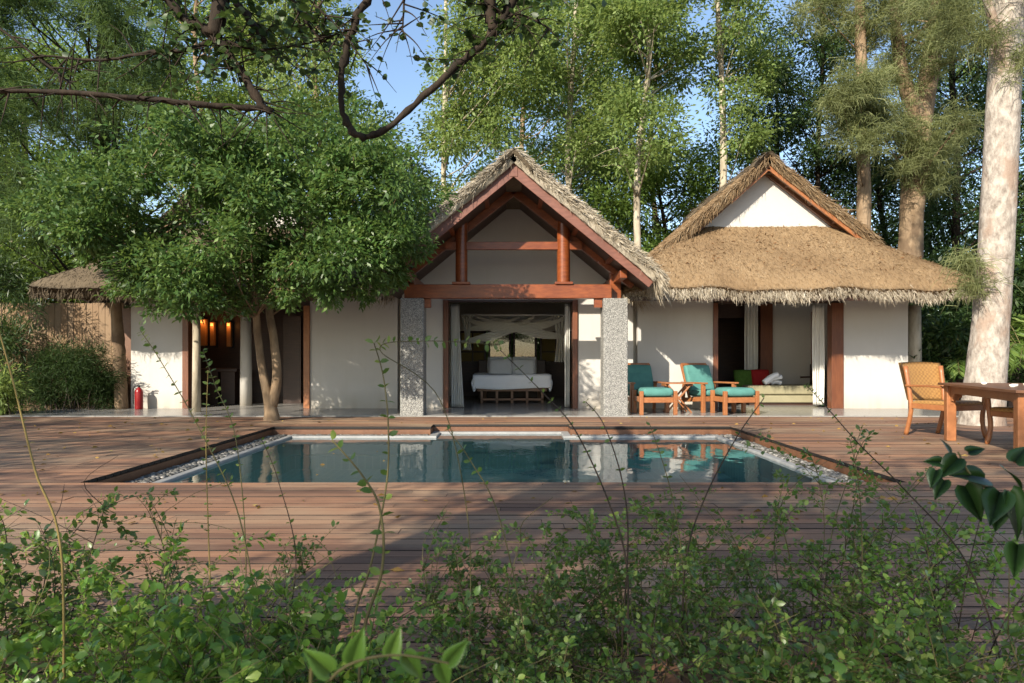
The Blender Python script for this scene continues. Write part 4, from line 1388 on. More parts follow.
# ================================================================== DINING TABLE AND RATTAN CHAIRS
c1, c2 = Vector((5.84, 9.33, 0)), Vector((5.33, 7.32, 0))
e_ = (c2 - c1).normalized(); pz = Vector((-e_.y, e_.x, 0))
tl, tw_ = (c2 - c1).length, .95
dt = thing('dining_table', 'long oiled teak dining table with thick bracketed legs at the right edge of the deck', 'table', c1 + e_ * tl / 2 + pz * tw_ / 2)
def tpoint(a, b, z): return c1 + e_ * a + pz * b + Vector((0, 0, z))
# tabletop planks
tb = MB()
for k_ in range(7):
    b = -.11 + k_ * (tw_ + .22) / 7 + (tw_ + .22) / 14
    tb.beam(tpoint(-.14, b, .752), tpoint(tl + .14, b, .752), (tw_ + .22) / 7 - .005, .032)
tb.build('tabletop', M['teak_dark'], dt, bevel=.004)
for a in (0, tl):
    for b in (0, tw_):
        MB().beam(tpoint(a, b, 0), tpoint(a, b, .735), .115, .115, pz).build('leg', M['teak'], dt, bevel=.01)
def apron(a0, b0, a1, b1):
    mb = MB()
    mb.beam(tpoint(a0, b0, .685), tpoint(a1, b1, .685), .035, .1)
    # curved brackets in the corners
    p0, p1 = tpoint(a0, b0, 0), tpoint(a1, b1, 0)
    dr = (p1 - p0).normalized(); sd_ = dr.cross(Vector((0, 0, 1)))
    for pp, s in ((p0, 1), (p1, -1)):
        for k_ in range(5):
            q = .05 + k_ * .035
            hh = .15 * (1 - k_ / 5) ** 1.7
            m_ = pp + dr * s * q + Vector((0, 0, .635 - hh / 2))
            mb.beam(m_ - dr * .017, m_ + dr * .017, .03, hh)
    return mb.build('apron', M['teak'], dt)
apron(0, 0, tl, 0); apron(0, tw_, tl, tw_); apron(0, 0, 0, tw_); apron(tl, 0, tl, tw_)
for i, (a, b) in enumerate(((.55, .2), (.95, .5), (1.15, .3), (1.35, .2), (1.2, .62), (.75, .7))):
    p = tpoint(a, b, .7685)
    tag(MB().lathe([(.025, 0), (.032, .012), (.034, .03), (.03, .03), (.027, .022)], p, 14).build('tealight', M['wax'], None, True), 'small white tealight candle on the teak dining table', 'candle', 'tealights on the dining table')

def rattan_chair():
    t = thing('rattan_chair', '', 'chair', (0, 0, 0), 'rattan armchairs at the dining table')
    for sx in (-1, 1):
        mb = MB()
        mb.tube(catmull([(sx * .29, -.30, 0), (sx * .265, -.27, .22), (sx * .28, -.28, .44), (sx * .29, -.29, .64)], 4), [.026, .032, .034, .028, .03] + [.03] * 8, 6)
        mb.build('leg', M['teak'], t, True)
        mb = MB().tube(catmull([(sx * .25, .36, 0), (sx * .25, .29, .25), (sx * .26, .27, .45), (sx * .275, .34, .92)], 4), .03, 6)
        mb.build('leg', M['teak'], t, True)
        ar = MB()
        ar.beam((sx * .30, -.34, .655), (sx * .29, -.05, .665), .065, .028); ar.beam((sx * .29, -.05, .665), (sx * .275, .32, .66), .06, .028)
        ar.build('armrest', M['teak'], t, bevel=.008)
    cushion('seat', (0, -.01, .44), (.55, .58, .07), M['rattan'], t, (R(-2), 0, 0), .85)
    sr = MB()
    sr.beam((-.25, -.275, .395), (.25, -.275, .395), .04, .07); sr.beam((-.25, .275, .395), (.25, .275, .395), .04, .07)
    sr.beam((-.265, -.26, .395), (-.255, .27, .395), .04, .07); sr.beam((.265, -.26, .395), (.255, .27, .395), .04, .07)
    sr.build('seat_rail', M['teak'], t, bevel=.006)
    # woven backrest, gently curved, wider at the top
    nu, nv = 14, 16
    for face in (0,):
        G = np.zeros((nu, nv, 3))
        for i in range(nu):
            a = i / (nu - 1)
            for j in range(nv):
                b = -1 + 2 * j / (nv - 1)
                G[i, j] = (b * (.26 + .05 * a), .285 + .09 * a + .035 * (1 - b * b), .46 + .50 * a + .012 * (1 - b * b) * a)
        nu_, nv_ = nu, nv
        B = G + np.array([0, .045, 0.005])
        V = np.concatenate([G.reshape(-1, 3), B.reshape(-1, 3)])
        idx = np.arange(nu * nv).reshape(nu, nv); o = nu * nv
        q = np.stack([idx[:-1, :-1], idx[1:, :-1], idx[1:, 1:], idx[:-1, 1:]], -1).reshape(-1, 4)
        sides = [np.stack([e[:-1], e[1:], e[1:] + o, e[:-1] + o], -1) for e in (idx[0], idx[-1], idx[:, 0], idx[:, -1])]
        np_mesh('backrest', V, [np.concatenate([q, q + o] + sides)], M['rattan'], t)
    return t
rc1 = rattan_chair(); rc2 = copy_tree(rc1)
rc1.location = (X(947, 9.75), 9.78, 0); rc1.rotation_euler.z = R(16); rc1.scale = (1.16, 1.1, 1.07)
rc1['label'] = 'golden rattan armchair in the sun at the near left corner of the table'
rc2.location = (6.42, 8.72, 0); rc2.rotation_euler.z = R(-78)
rc2['label'] = 'shaded armchair tucked under the far long side of the table'

# ================================================================== FIRE EXTINGUISHER
ED = WY - .25
ex = thing('fire_extinguisher', 'red fire extinguisher standing against the left white wall', 'fire extinguisher', (X(139, ED), ED, FZ))
exx = X(139, ED)
MB().lathe([(.075, 0), (.08, .02), (.08, .36), (.07, .41), (.03, .45), (.025, .47)], (exx, ED, FZ), 20).build('cylinder', M['ext_red'], ex, True)
vv = MB().lathe([(.028, 0), (.028, .05)], (exx, ED, FZ + .46), 12)
vv.beam((exx - .02, ED, FZ + .53), (exx + .11, ED - .02, FZ + .55), .02, .016); vv.beam((exx - .02, ED, FZ + .50), (exx + .1, ED - .02, FZ + .50), .02, .014)
vv.build('valve', M['black'], ex)
MB().tube(catmull([(exx - .02, ED, FZ + .5), (exx - .1, ED - .01, FZ + .46), (exx - .115, ED - .02, FZ + .3), (exx - .1, ED - .02, FZ + .12)], 5), .012, 8).build('hose', M['black'], ex, True)

# ================================================================== FENCES AND SIDE THINGS
fn = thing('board_fence', 'tan vertical board fence left of the pavilion behind the dark hedge', 'fence', (X(70, 15.9), 15.9, -.05))
bo = MB()
xx = X(-90, 15.9)
while xx < X(121, 15.9):
    bo.box((xx, 15.9 + random.uniform(0, .008), -.1), (xx + .135, 15.93, 2.35 + random.uniform(-.01, .01)))
    xx += .143
bo.build('board_panel', M['fence_wood'], fn)
rl = MB()
for zz in (.4, 1.9): rl.box((X(-90, 15.9), 15.935, zz), (X(121, 15.9), 15.985, zz + .09))
rl.build('rail', M['fence_wood'], fn)
fn2 = thing('plank_fence', 'dark brown plank fence in the shade behind the big pale tree', 'fence', (X(980, 17), 17, -.05))
bo = MB()
for k_ in range(9):
    bo.box((rEnd + .02, 17 + random.uniform(0, .006), -.1 + k_ * .15), (15.5, 17.03, .042 + k_ * .15))
bo.build('board_panel', M['teak_dark'], fn2)
ps = MB()
for q in (9.6, 11.8, 14): ps.box((q, 17.032, -.1), (q + .09, 17.12, 1.35))
ps.build('post', M['teak_dark'], fn2)
dr_ = thing('board_door', 'narrow brown board door between the peeling log post and the white wall', 'door', (X(125, 15.4), 15.4, -.0))
MB().box((X(116, 15.5), 15.5, -.05), (X(131, 15.5), 15.56, 2.2)).build('panel', M['teak_dark'], dr_)
tag(MB().tube(catmull([(X(122, 14.9), 14.9, -.05), (X(119, 14.9), 14.92, .9), (X(117, 14.9), 14.95, 1.5), (X(114, 14.9), 14.95, 2.35)], 5), [.13] * 8 + [.14, .12, .13, .12, .12, .11, .11, .11], 12, .06).build('log_post', M['bark_tan'], None, True), 'gnarled log post with peeling pale bark at the corner of the left eave', 'post')
bark_p = MB()
pl_ = thing('round_post', 'pale round timber post under the far right corner of the golden thatch', 'post', (X(913, 15.2), 15.2, 0))
MB().lathe([(.17, 0), (.15, 1.2), (.14, 2.3)], (X(914, 15.4), 15.4, -.05), 16).build('shaft', M['bark_white'], pl_, True)

# ================================================================== TREES
# big pale trunk at the right
bt = [P(981, 427, 11.6), P(984, 395, 11.6), P(990, 330, 11.65), P(997, 230, 11.7), P(1003, 110, 11.75), P(1009, 0, 11.8), P(1014, -90, 11.8), P(1016, -180, 11.8)]
bt[0].z = -.1
ext = [([P(1002, 60, 11.75), P(990, 10, 11.6), P(975, -40, 11.4), P(960, -100, 11)], [.1, .07, .05, .03]), ([P(1010, -60, 11.8), P(1050, -140, 12.2), P(1080, -200, 12.6)], [.16, .12, .08])]
cl = clump_poly([(890, -170), (1120, -170), (1120, -40), (960, -15), (900, -50)], (10.0, 13.5), 26, (.5, .9))
cl += [(*P(x_, y_, 11.4), r_) for x_, y_, r_ in ((968, 262, .18), (972, 285, .16), (960, 20, .4), (985, 40, .3), (940, 0, .45), (1020, 60, .3))]
casuarina('casuarina_tree', 'massive pale barked tree rising beside the rattan chair and out of the frame', bt, [.355, .31, .275, .26, .25, .235, .2, .15], cl, M['needle'], M['bark_pale'], 14, 26, .34, .009, ext, seg=28, limb_frac=.35, r0=.012, jit=.022)
# casuarinas behind the right pavilion
t1 = [P(909, 300, 21), P(911, 230, 21), P(918, 150, 21), P(928, 80, 21), P(938, 10, 21), P(942, -80, 21)]
t1[0].z = 0
e1 = [([P(921, 120, 21), P(905, 85, 20.8), P(897, 40, 20.6), P(890, -30, 20.4)], [.26, .2, .16, .1])]
cl = clump_poly([(868, 20), (960, 0), (975, 90), (955, 160), (940, 210), (890, 170), (870, 120)], (18.5, 22), 26, (.5, .9)) + clump_poly([(850, -60), (990, -60), (990, 20), (850, 20)], (19, 23), 18, (.6, 1.0))
casuarina('casuarina_tree', 'thick forked casuarina standing behind the right slope of the golden thatch', t1, [.36, .34, .32, .27, .2, .12], cl, M['needle'], M['bark_tan'], 20, 34, .36, .013, e1, 'casuarinas behind the pavilions', 14, .8, .04)
t2 = [P(864, 300, 20), P(864, 210, 20), P(863, 120, 20), P(860, 20, 20), P(858, -80, 20)]
t2[0].z = 0
cl = clump_poly([(840, 60), (872, 50), (885, 110), (872, 165), (850, 160), (838, 130)], (18.3, 19.6), 14, (.45, .75)) + clump_poly([(805, -60), (890, -60), (885, 30), (840, 60), (815, 20)], (18.5, 21), 14, (.5, .8))
casuarina('casuarina_tree', 'slim straight casuarina with pale drooping tufts right of the white gable', t2, [.2, .19, .17, .14, .08], cl, M['needle'], M['bark_tan'], 20, 34, .36, .013, (), 'casuarinas behind the pavilions', 12, .8, .03)
# soft casuarina at top left
t3 = [P(96, 330, 17.5), P(100, 200, 17.5), P(104, 60, 17.5), P(107, -80, 17.5)]
t3[0].z = 0
cl = clump_poly([(-40, -60), (180, -60), (170, 60), (130, 120), (100, 190), (40, 230), (-40, 220)], (13, 17), 46, (.6, 1.1))
casuarina('casuarina_tree', 'feathery casuarina filling the upper left corner behind the round tree', t3, [.24, .22, .18, .1], cl, M['needle_dark'], M['bark_dark'], 22, 32, .38, .013, (), 'casuarinas behind the pavilions', 10, .8, .035)

# round garden tree before the left pavilion
gt = [P(272, 421, 12.35), P(270, 404, 12.35), P(263, 374, 12.35), P(258, 338, 12.25), P(254, 300, 12.0), P(240, 250, 11.9), P(225, 190, 11.9)]
gt[0].z = -.06
ge = [([P(272, 406, 12.35), P(277, 378, 12.3), P(274, 340, 12.3), P(270, 300, 12.3), P(290, 250, 12.2), P(310, 190, 12.1)], [.09, .082, .07, .062, .05, .035]),
      ([P(256, 315, 12.1), P(210, 285, 11.7), P(150, 255, 11.4), P(100, 230, 11.2)], [.06, .05, .04, .02]),
      ([P(270, 300, 12.3), P(330, 270, 12.0), P(380, 245, 11.8)], [.06, .045, .02])]
out = [(24, 215), (62, 190), (80, 158), (118, 160), (140, 118), (178, 128), (215, 108), (255, 128), (300, 112), (340, 128), (368, 122), (380, 160), (412, 175), (398, 215), (412, 262), (370, 282), (320, 285), (260, 292), (200, 290), (140, 280), (105, 255), (60, 240), (30, 225)]
cl = clump_poly(out, (10.0, 12.6), 104, (.34, .66))
cl += [(*P(x_, y_, 11.0 + random.uniform(-.6, .8)), random.uniform(.32, .48)) for x_, y_ in ((135, 284), (160, 296), (195, 300), (230, 300), (290, 292), (330, 288), (365, 284), (392, 275), (408, 245))]
tree('garden_tree', 'round leafy garden tree with twin trunks in front of the left pavilion', gt, [.15, .105, .07, .064, .06, .05, .035], cl, M['leaf_garden'], M['bark_tan'], 15, 50, .096, .043, .02, None, .75, ge, .6, .05, seg=12, zmin=1.75, sub_r=.2)

# background wood
BG = 'leafy trees behind the pavilions'
def bgtree(label, px, D, poly, n, rr, leaf, bark, rad=.11, ns=12, nl=48, L=.145, W=.066, lean=0, dd=2.0, r0=.035):
    tk = [P(px, HY, D), P(px + lean * .2, 260, D), P(px + lean * .4, 160, D), P(px + lean * .7, 60, D), P(px + lean, -60, D)]
    top = min(q[1] for q in poly) + 25
    if top > 0: tk = [P(px, HY, D), P(px, HY + (top - HY) * .33, D), P(px, HY + (top - HY) * .66, D), P(px, top, D)]
    tk[0].z = 0
    for q in tk[1:]: q.x += random.uniform(-.28, .28); q.y += random.uniform(-.2, .2)
    cl = clump_poly(poly, (D - dd, D + dd), int(n * 1.25), rr)
    return tree('tree', label, tk, [rad, rad * .92, rad * .8, rad * .65, rad * .4], cl, leaf, bark, ns, nl, L, W, r0, BG, .8, (), .75, .05, seg=8)
bgtree('bright leafy tree directly left of the central roof peak', 450, 23, [(455, 10), (470, -40), (530, -60), (535, 60), (510, 140), (480, 190), (440, 215), (425, 180), (442, 110)], 36, (.6, 1.05), M['leaf_bright'], M['bark_white'], .1)
bgtree('tree with a white upper trunk rising right of the central roof peak', 575, 24, [(520, -60), (625, -60), (640, 60), (620, 150), (590, 200), (545, 170), (520, 90)], 40, (.6, 1.05), M['leaf_bright'], M['bark_white'], .13, lean=2)
bgtree('slender white trunked tree in the dip between the two thatched roofs', 643, 21, [(610, -50), (690, -60), (690, 60), (680, 120), (660, 175), (630, 190), (608, 120)], 28, (.5, .9), M['leaf_bright'], M['bark_white'], .12, lean=6)
bgtree('tree with a pale forked trunk just left of the white gable peak', 722, 22, [(680, -60), (770, -60), (778, 50), (765, 105), (742, 150), (728, 120), (700, 80), (685, 40)], 24, (.45, .8), M['leaf_bright'], M['bark_white'], .14, lean=-6, nl=40)
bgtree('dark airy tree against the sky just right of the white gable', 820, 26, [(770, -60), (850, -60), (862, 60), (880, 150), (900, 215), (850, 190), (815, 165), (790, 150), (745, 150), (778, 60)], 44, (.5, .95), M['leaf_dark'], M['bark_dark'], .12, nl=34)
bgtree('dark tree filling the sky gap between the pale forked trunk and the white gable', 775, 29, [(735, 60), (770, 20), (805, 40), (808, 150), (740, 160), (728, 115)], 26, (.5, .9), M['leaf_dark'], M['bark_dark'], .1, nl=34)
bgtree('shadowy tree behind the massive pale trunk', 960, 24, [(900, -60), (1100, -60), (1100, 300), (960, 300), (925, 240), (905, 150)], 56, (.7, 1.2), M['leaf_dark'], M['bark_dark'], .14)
bgtree('yellow green tree rising above the round garden tree', 320, 22, [(240, 20), (300, -60), (335, -30), (350, 40), (372, 110), (390, 170), (380, 200), (260, 190), (235, 110)], 44, (.6, 1.05), M['leaf_bright'], M['bark_tan'], .12)
bgtree('mid green tree behind the left thatch, above the garden tree', 200, 23, [(130, 0), (250, -60), (265, 60), (250, 170), (150, 200), (120, 100)], 36, (.6, 1.05), M['leaf_mid'], M['bark_tan'], .12)
bgtree('shaded tree at the far left edge behind the fence', 18, 20, [(-60, 40), (70, 60), (90, 180), (60, 270), (-60, 280)], 40, (.6, 1.0), M['leaf_mid'], M['bark_white'], .13)
bgtree('low dark tree filling the gap beside the left roof valley', 415, 25, [(370, 120), (420, 170), (450, 210), (440, 290), (360, 290)], 26, (.6, 1.0), M['leaf_mid'], M['bark_dark'], .1)
bgtree('low bushy green tree in the dip behind the two roofs', 660, 25, [(560, 170), (620, 150), (690, 150), (745, 155), (740, 250), (640, 280), (580, 230)], 46, (.6, 1.0), M['leaf_mid'], M['bark_dark'], .1)
bgtree('tall tree seen over the central ridge, farther back', 520, 31, [(480, -60), (600, -60), (610, 80), (600, 200), (480, 220), (472, 100)], 50, (.8, 1.35), M['leaf_mid'], M['bark_tan'], .14, L=.17, W=.075)
bgtree('far tree between the slender white trunk and the pale forked trunk', 655, 32, [(600, -60), (690, -60), (684, 30), (688, 90), (672, 190), (610, 200)], 30, (.8, 1.2), M['leaf_mid'], M['bark_tan'], .14, L=.17, W=.075)
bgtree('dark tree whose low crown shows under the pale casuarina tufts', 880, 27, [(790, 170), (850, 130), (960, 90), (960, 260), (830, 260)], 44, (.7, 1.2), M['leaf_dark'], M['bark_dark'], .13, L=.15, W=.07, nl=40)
bgtree('far tree behind the feathery casuarina at upper left', 120, 30, [(-40, -60), (180, -60), (230, 120), (200, 260), (-40, 280)], 44, (.9, 1.4), M['leaf_mid'], M['bark_dark'], .14, L=.18, W=.08, nl=38)
bgtree('far dense tree at the back right corner', 1010, 31, [(900, -60), (1120, -60), (1120, 320), (900, 300)], 60, (.9, 1.5), M['leaf_mid'], M['bark_dark'], .15, L=.18, W=.08, nl=40)

# far wood that closes the horizon
cl = []
for _ in range(150):
    x_ = random.uniform(-34, 34)
    cl.append((x_, random.uniform(36, 42), random.uniform(0.3, 7.0 if not -8 < x_ < -1 else 4.5), random.uniform(1.2, 2.1)))
for _ in range(110):
    cl.append((random.uniform(-26, 26), random.uniform(23, 33), random.uniform(.2, 2.6), random.uniform(.8, 1.4)))
p, a, s = crown_points(cl, 10, 26, .8)
sz = rng.uniform(.7, 1.3, len(p))
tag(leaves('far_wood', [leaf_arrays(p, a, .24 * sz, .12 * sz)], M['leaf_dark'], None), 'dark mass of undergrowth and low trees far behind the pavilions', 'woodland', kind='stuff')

# hedge at left, grasses and palms
def bush(name, label, clumps, leaf, base, n_sub, n_leaf, L, W, stems=10, cat='shrub', group=None, smat='stem_dark', flat=.9):
    root = thing(name, label, cat, base, group)
    p, a, s = crown_points(clumps, n_sub, n_leaf, flat)
    sz = rng.uniform(.6, 1.25, len(p))
    leaves('foliage', [leaf_arrays(p, a, L * sz, W * sz)], leaf, root)
    mb = MB()
    for c in random.sample(list(clumps), min(stems, len(clumps))):
        b = Vector(base) + Vector((random.uniform(-.3, .3), random.uniform(-.1, .1), 0))
        cc = Vector(c[:3])
        b.x = b.x * .3 + cc.x * .7
        mb.tube(catmull([b, b.lerp(cc, .5) + Vector((random.uniform(-.1, .1), 0, .05)), cc], 4), [.016] * 5 + [.01, .008, .006, .004], 5)
    mb.build('stem', M[smat], root, True)
    return root
cl = clump_poly([(28, 362), (70, 350), (100, 356), (106, 375), (106, 400), (28, 404)], (14.4, 15.3), 56, (.22, .34))
hd = bush('hedge', 'dark fine leaved hedge growing against the tan board fence', cl, M['leaf_hedge'], (X(70, 14.7), 14.7, -.18), 9, 46, .12, .014, 14, 'hedge')
cl = clump_poly([(-30, 385), (8, 380), (18, 400), (-30, 410)], (13.2, 13.9), 10, (.22, .36))
bush('fern_shrub', 'small bright fern like shrub at the left edge before the hedge', cl, M['leaf_bright'], (X(0, 13.5), 13.5, -.18), 9, 40, .14, .03, 6)
cl = clump_poly([(-40, 250), (20, 270), (34, 330), (24, 395), (-40, 395)], (14.6, 15.5), 34, (.3, .5))
bush('tall_shrub', 'tall shaded shrub between the fence and the left edge of the photo', cl, M['leaf_dark'], (X(0, 15), 15, -.18), 9, 40, .16, .02, 10)
cl = clump_poly([(920, 310), (1060, 290), (1060, 395), (925, 395)], (15.4, 16.6), 26, (.3, .5))
bush('broad_shrub', 'dark shrub in front of the plank fence behind the rattan chair', cl, M['leaf_dark'], (X(985, 16), 16, -.18), 9, 30, .2, .05, 10)

def palm(label, base, n, L, top):
    root = thing('palm', label, 'palm', base, 'palms behind the right deck')
    fr_, rb = [], MB()
    for k_ in range(n):
        az = random.uniform(0, 6.283); el = random.uniform(.35, 1.25)
        d_ = Vector((math.cos(az) * math.cos(el), math.sin(az) * math.cos(el), math.sin(el)))
        b = Vector(base) + Vector((0, 0, top))
        pts = catmull([b, b + d_ * L * .5 + Vector((0, 0, .1)), b + d_ * L * .85 + Vector((0, 0, -.12 * L)), b + d_ * L * 1.05 + Vector((0, 0, -.4 * L))], 8)
        rb.tube(pts, [.014 * (1 - .8 * i / (len(pts) - 1)) for i in range(len(pts))], 4)
        for i in range(5, len(pts)):
            t_ = (pts[min(i + 1, len(pts) - 1)] - pts[i - 1]).normalized()
            sd_ = t_.cross(Vector((0, 0, 1))).normalized()
            for s in (-1, 1):
                for jj in range(2):
                    fr_.append((pts[i].lerp(pts[i - 1], jj * .5), sd_ * s * .9 + t_ * .7 + Vector((0, 0, -.25)), L * .28 * (1 - abs(i / len(pts) - .5) * .9)))
    c = np.array([f[0] for f in fr_]); a = np.array([f[1] for f in fr_]); l = np.array([f[2] for f in fr_])
    leaves('frond', [leaf_arrays(c, a, l, l * .12, .1, .3)], M['leaf_mid'], root)
    rb.tube([Vector(base) - Vector((0, 0, .1)), Vector(base) + Vector((0, 0, top))], [.07, .05], 8)
    rb.build('stem', M['stem'], root, True)
cl = clump_poly([(470, 318), (560, 318), (560, 375), (470, 375)], (21.6, 22.6), 60, (.3, .5))
bush('window_shrub', 'sunlit shrub seen through the bedroom window behind the bed', cl, M['leaf_bright'], (X(512, 22.8), 22.8, -.18), 9, 34, .16, .07, 6)
cl = clump_poly([(905, 270), (1080, 270), (1080, 352), (905, 352)], (19, 21.5), 60, (.45, .8))
bush('back_shrub', 'tall leafy shrub mass rising behind the plank fence at the right', cl, M['leaf_dark'], (X(990, 20), 20, -.18), 10, 40, .18, .09, 10)
cl = clump_poly([(-60, 250), (120, 250), (120, 318), (-60, 318)], (19, 21.5), 60, (.45, .8))
bush('back_shrub', 'leafy shrub mass rising over the tan board fence at the left', cl, M['leaf_mid'], (X(40, 20), 20, -.18), 10, 40, .18, .09, 10)
palm('feathery palm at the right edge, right of the massive pale trunk', (X(1030, 15), 15, -.1), 18, 1.7, 1.0)
palm('feathery palm left of the massive pale trunk, below the thatch corner', (X(950, 16.3), 16.2, -.1), 14, 1.3, .9)

# overhead tree: limbs hang into the frame, canopy above and behind the camera gives the shade
OD = 5.0
ov = thing('overhanging_tree', 'dark overhanging tree limbs with a hooked branch crossing the top of the frame', 'tree', (-4.6, -2.4, -.2))
mb = MB()
LIMB = []
def limb(pts, rad, D=None, seg=9):
    pts = [P(a, b, c if c else OD) for a, b, c in pts]
    cp_ = catmull(pts, 6)
    rr_ = np.interp(np.linspace(0, 1, len(cp_)), np.linspace(0, 1, len(rad)), rad) * .72
    for i in range(1, len(cp_) - 1):
        rr_[i] *= random.uniform(.86, 1.16)
        if random.random() < .1: rr_[i] *= 1.3
        cp_[i] = cp_[i] + Vector((random.gauss(0, 1), random.gauss(0, 1), random.gauss(0, 1))) * rr_[i] * .22
    mb.tube(cp_, list(rr_), seg, .1)
    LIMB.append(cp_)
    return cp_
fork = P(214, 36, OD)
mb.tube(catmull([(-4.6, -2.4, -.2), (-4.5, -2.2, 2.0), (-4.2, -1.4, 4.0), (-3.4, 1.0, 5.0), (-2.9, 3.2, 4.6), tuple(P(190, -60, OD)), tuple(P(220, -10, OD)), tuple(fork)], 6), [.24, .22, .19, .15, .12, .1, .08, .06, .055], 12, .05)
A1 = limb([(150, -30, OD), (180, 15, OD), (214, 36, OD), (240, 70, OD), (262, 105, OD), (270, 112, OD)], [.035, .045, .05, .045, .035, .03])
limb([(220, -30, OD), (219, 0, OD), (215, 36, OD)], [.05, .045, .04])
A3 = limb([(-30, 90, 4.6), (60, 92, 4.7), (150, 99, 4.8), (220, 106, 4.9), (268, 108, OD)], [.02, .024, .025, .026, .026])
A4 = limb([(395, -40, OD), (365, 0, OD), (347, 45, OD), (341, 90, OD), (346, 122, OD), (362, 136, OD), (388, 128, OD), (430, 90, OD), (470, 55, OD), (495, 30, OD), (520, -10, OD), (530, -40, OD)], [.042, .04, .036, .032, .03, .03, .03, .034, .036, .04, .036, .03])
limb([(494, 30, OD), (490, 5, OD), (492, -40, OD)], [.05, .05, .045])
limb([(228, -10, OD), (250, 20, OD), (266, 44, OD)], [.04, .034, .026])
limb([(496, 12, OD), (525, 16, OD), (552, 30, OD)], [.012, .01, .006])
limb([(285, -10, OD), (300, 12, OD), (320, 40, OD)], [.02, .016, .01])
limb([(225, 40, OD), (260, 50, OD), (310, 42, OD), (350, 30, OD)], [.012, .012, .01, .006])
limb([(315, 5, OD), (340, 30, OD), (370, 70, OD)], [.01, .008, .005])
limb([(405, -10, OD), (403, 20, OD), (402, 32, OD)], [.012, .01, .006])
limb([(212, 40, OD), (185, 50, OD), (150, 52, OD), (100, 60, OD), (40, 55, OD)], [.03, .024, .016, .012, .008])
limb([(-10, 20, OD), (60, 75, OD), (70, 84, OD)], [.012, .01, .006])
lp_, la_ = [], []
for li, cp_ in enumerate(list(LIMB)):
    hook = li == 3
    for i in range(1, len(cp_) - 1):
        x_px = 512 + cp_[i].x * F / cp_[i].y; y_px = HY - (cp_[i].z - CZ) * F / cp_[i].y
        if hook and 20 < y_px and not (x_px > 465): continue
        for _ in range(1 if random.random() < .75 else 2):
            d0 = Vector((random.gauss(0, 1), random.gauss(0, .7), random.gauss(-.25, .8))).normalized()
            ln = random.uniform(.15, .5)
            e = cp_[i] + d0 * ln + Vector((0, 0, -.04))
            tw = catmull([cp_[i], cp_[i].lerp(e, .5) + Vector((0, 0, random.uniform(-.03, .05))), e], 4)
            mb.tube(tw, [.007, .005, .0028, .0016], 5)
            dens = 10 if y_px < 70 and (150 < x_px < 345 or 460 < x_px < 530) else (4 if y_px < 40 else 1)
            for _k in range(random.randint(dens // 2, dens)):
                q = tw[random.randint(2, len(tw) - 1)]
                lp_.append(q + Vector((random.gauss(0, .02), random.gauss(0, .02), random.gauss(0, .02)))); 
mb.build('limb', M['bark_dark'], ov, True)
for (xa, ya, xb, yb, n, sp) in ((200, -40, 320, 8, 130, 20), (440, -30, 545, 0, 110, 16), (585, -8, 600, 6, 5, 6)):
    for _ in range(n):
        t = random.random()
        lp_.append(P(xa + (xb - xa) * t + random.gauss(0, sp), ya + (yb - ya) * t + random.gauss(0, sp * .7), OD + random.gauss(0, .25)))
c = np.array([tuple(v) for v in lp_])
a = rng.normal(size=c.shape) * np.array([1, 1, .4]) + np.array([0, 0, -.3])
sz = rng.uniform(.7, 1.2, len(c))
part_a = leaf_arrays(c, a, .062 * sz, .046 * sz, .1, .1, True)
# canopy overhead
can = []
for _ in range(84):
    can.append((random.uniform(-6.3, .6), random.uniform(-7.2, -2.4), random.uniform(5.2, 7.2), random.uniform(.6, 1.0)))
pc, pa, _ = crown_points(can, 10, 26, .7)
sz = rng.uniform(.7, 1.25, len(pc))
part_b = leaf_arrays(pc, pa, .12 * sz, .07 * sz)
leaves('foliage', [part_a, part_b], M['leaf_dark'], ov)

# tree off to the left whose crown stripes the left deck with shade
cl = [(random.uniform(-16.5, -10.5), random.uniform(-4, 3.5), random.uniform(4.2, 7.5), random.uniform(.6, 1.1)) for _ in range(75)]
tree('tree', 'leafy tree beside the left deck that throws the striped shade', [(-13.4, -.5, -.2), (-13.3, -.4, 2), (-13.2, -.2, 4), (-13, 0, 6)], [.2, .18, .14, .08], cl, M['leaf_mid'], M['bark_brown'], 9, 24, .15, .08, .05, None, .8, (), 1.0)

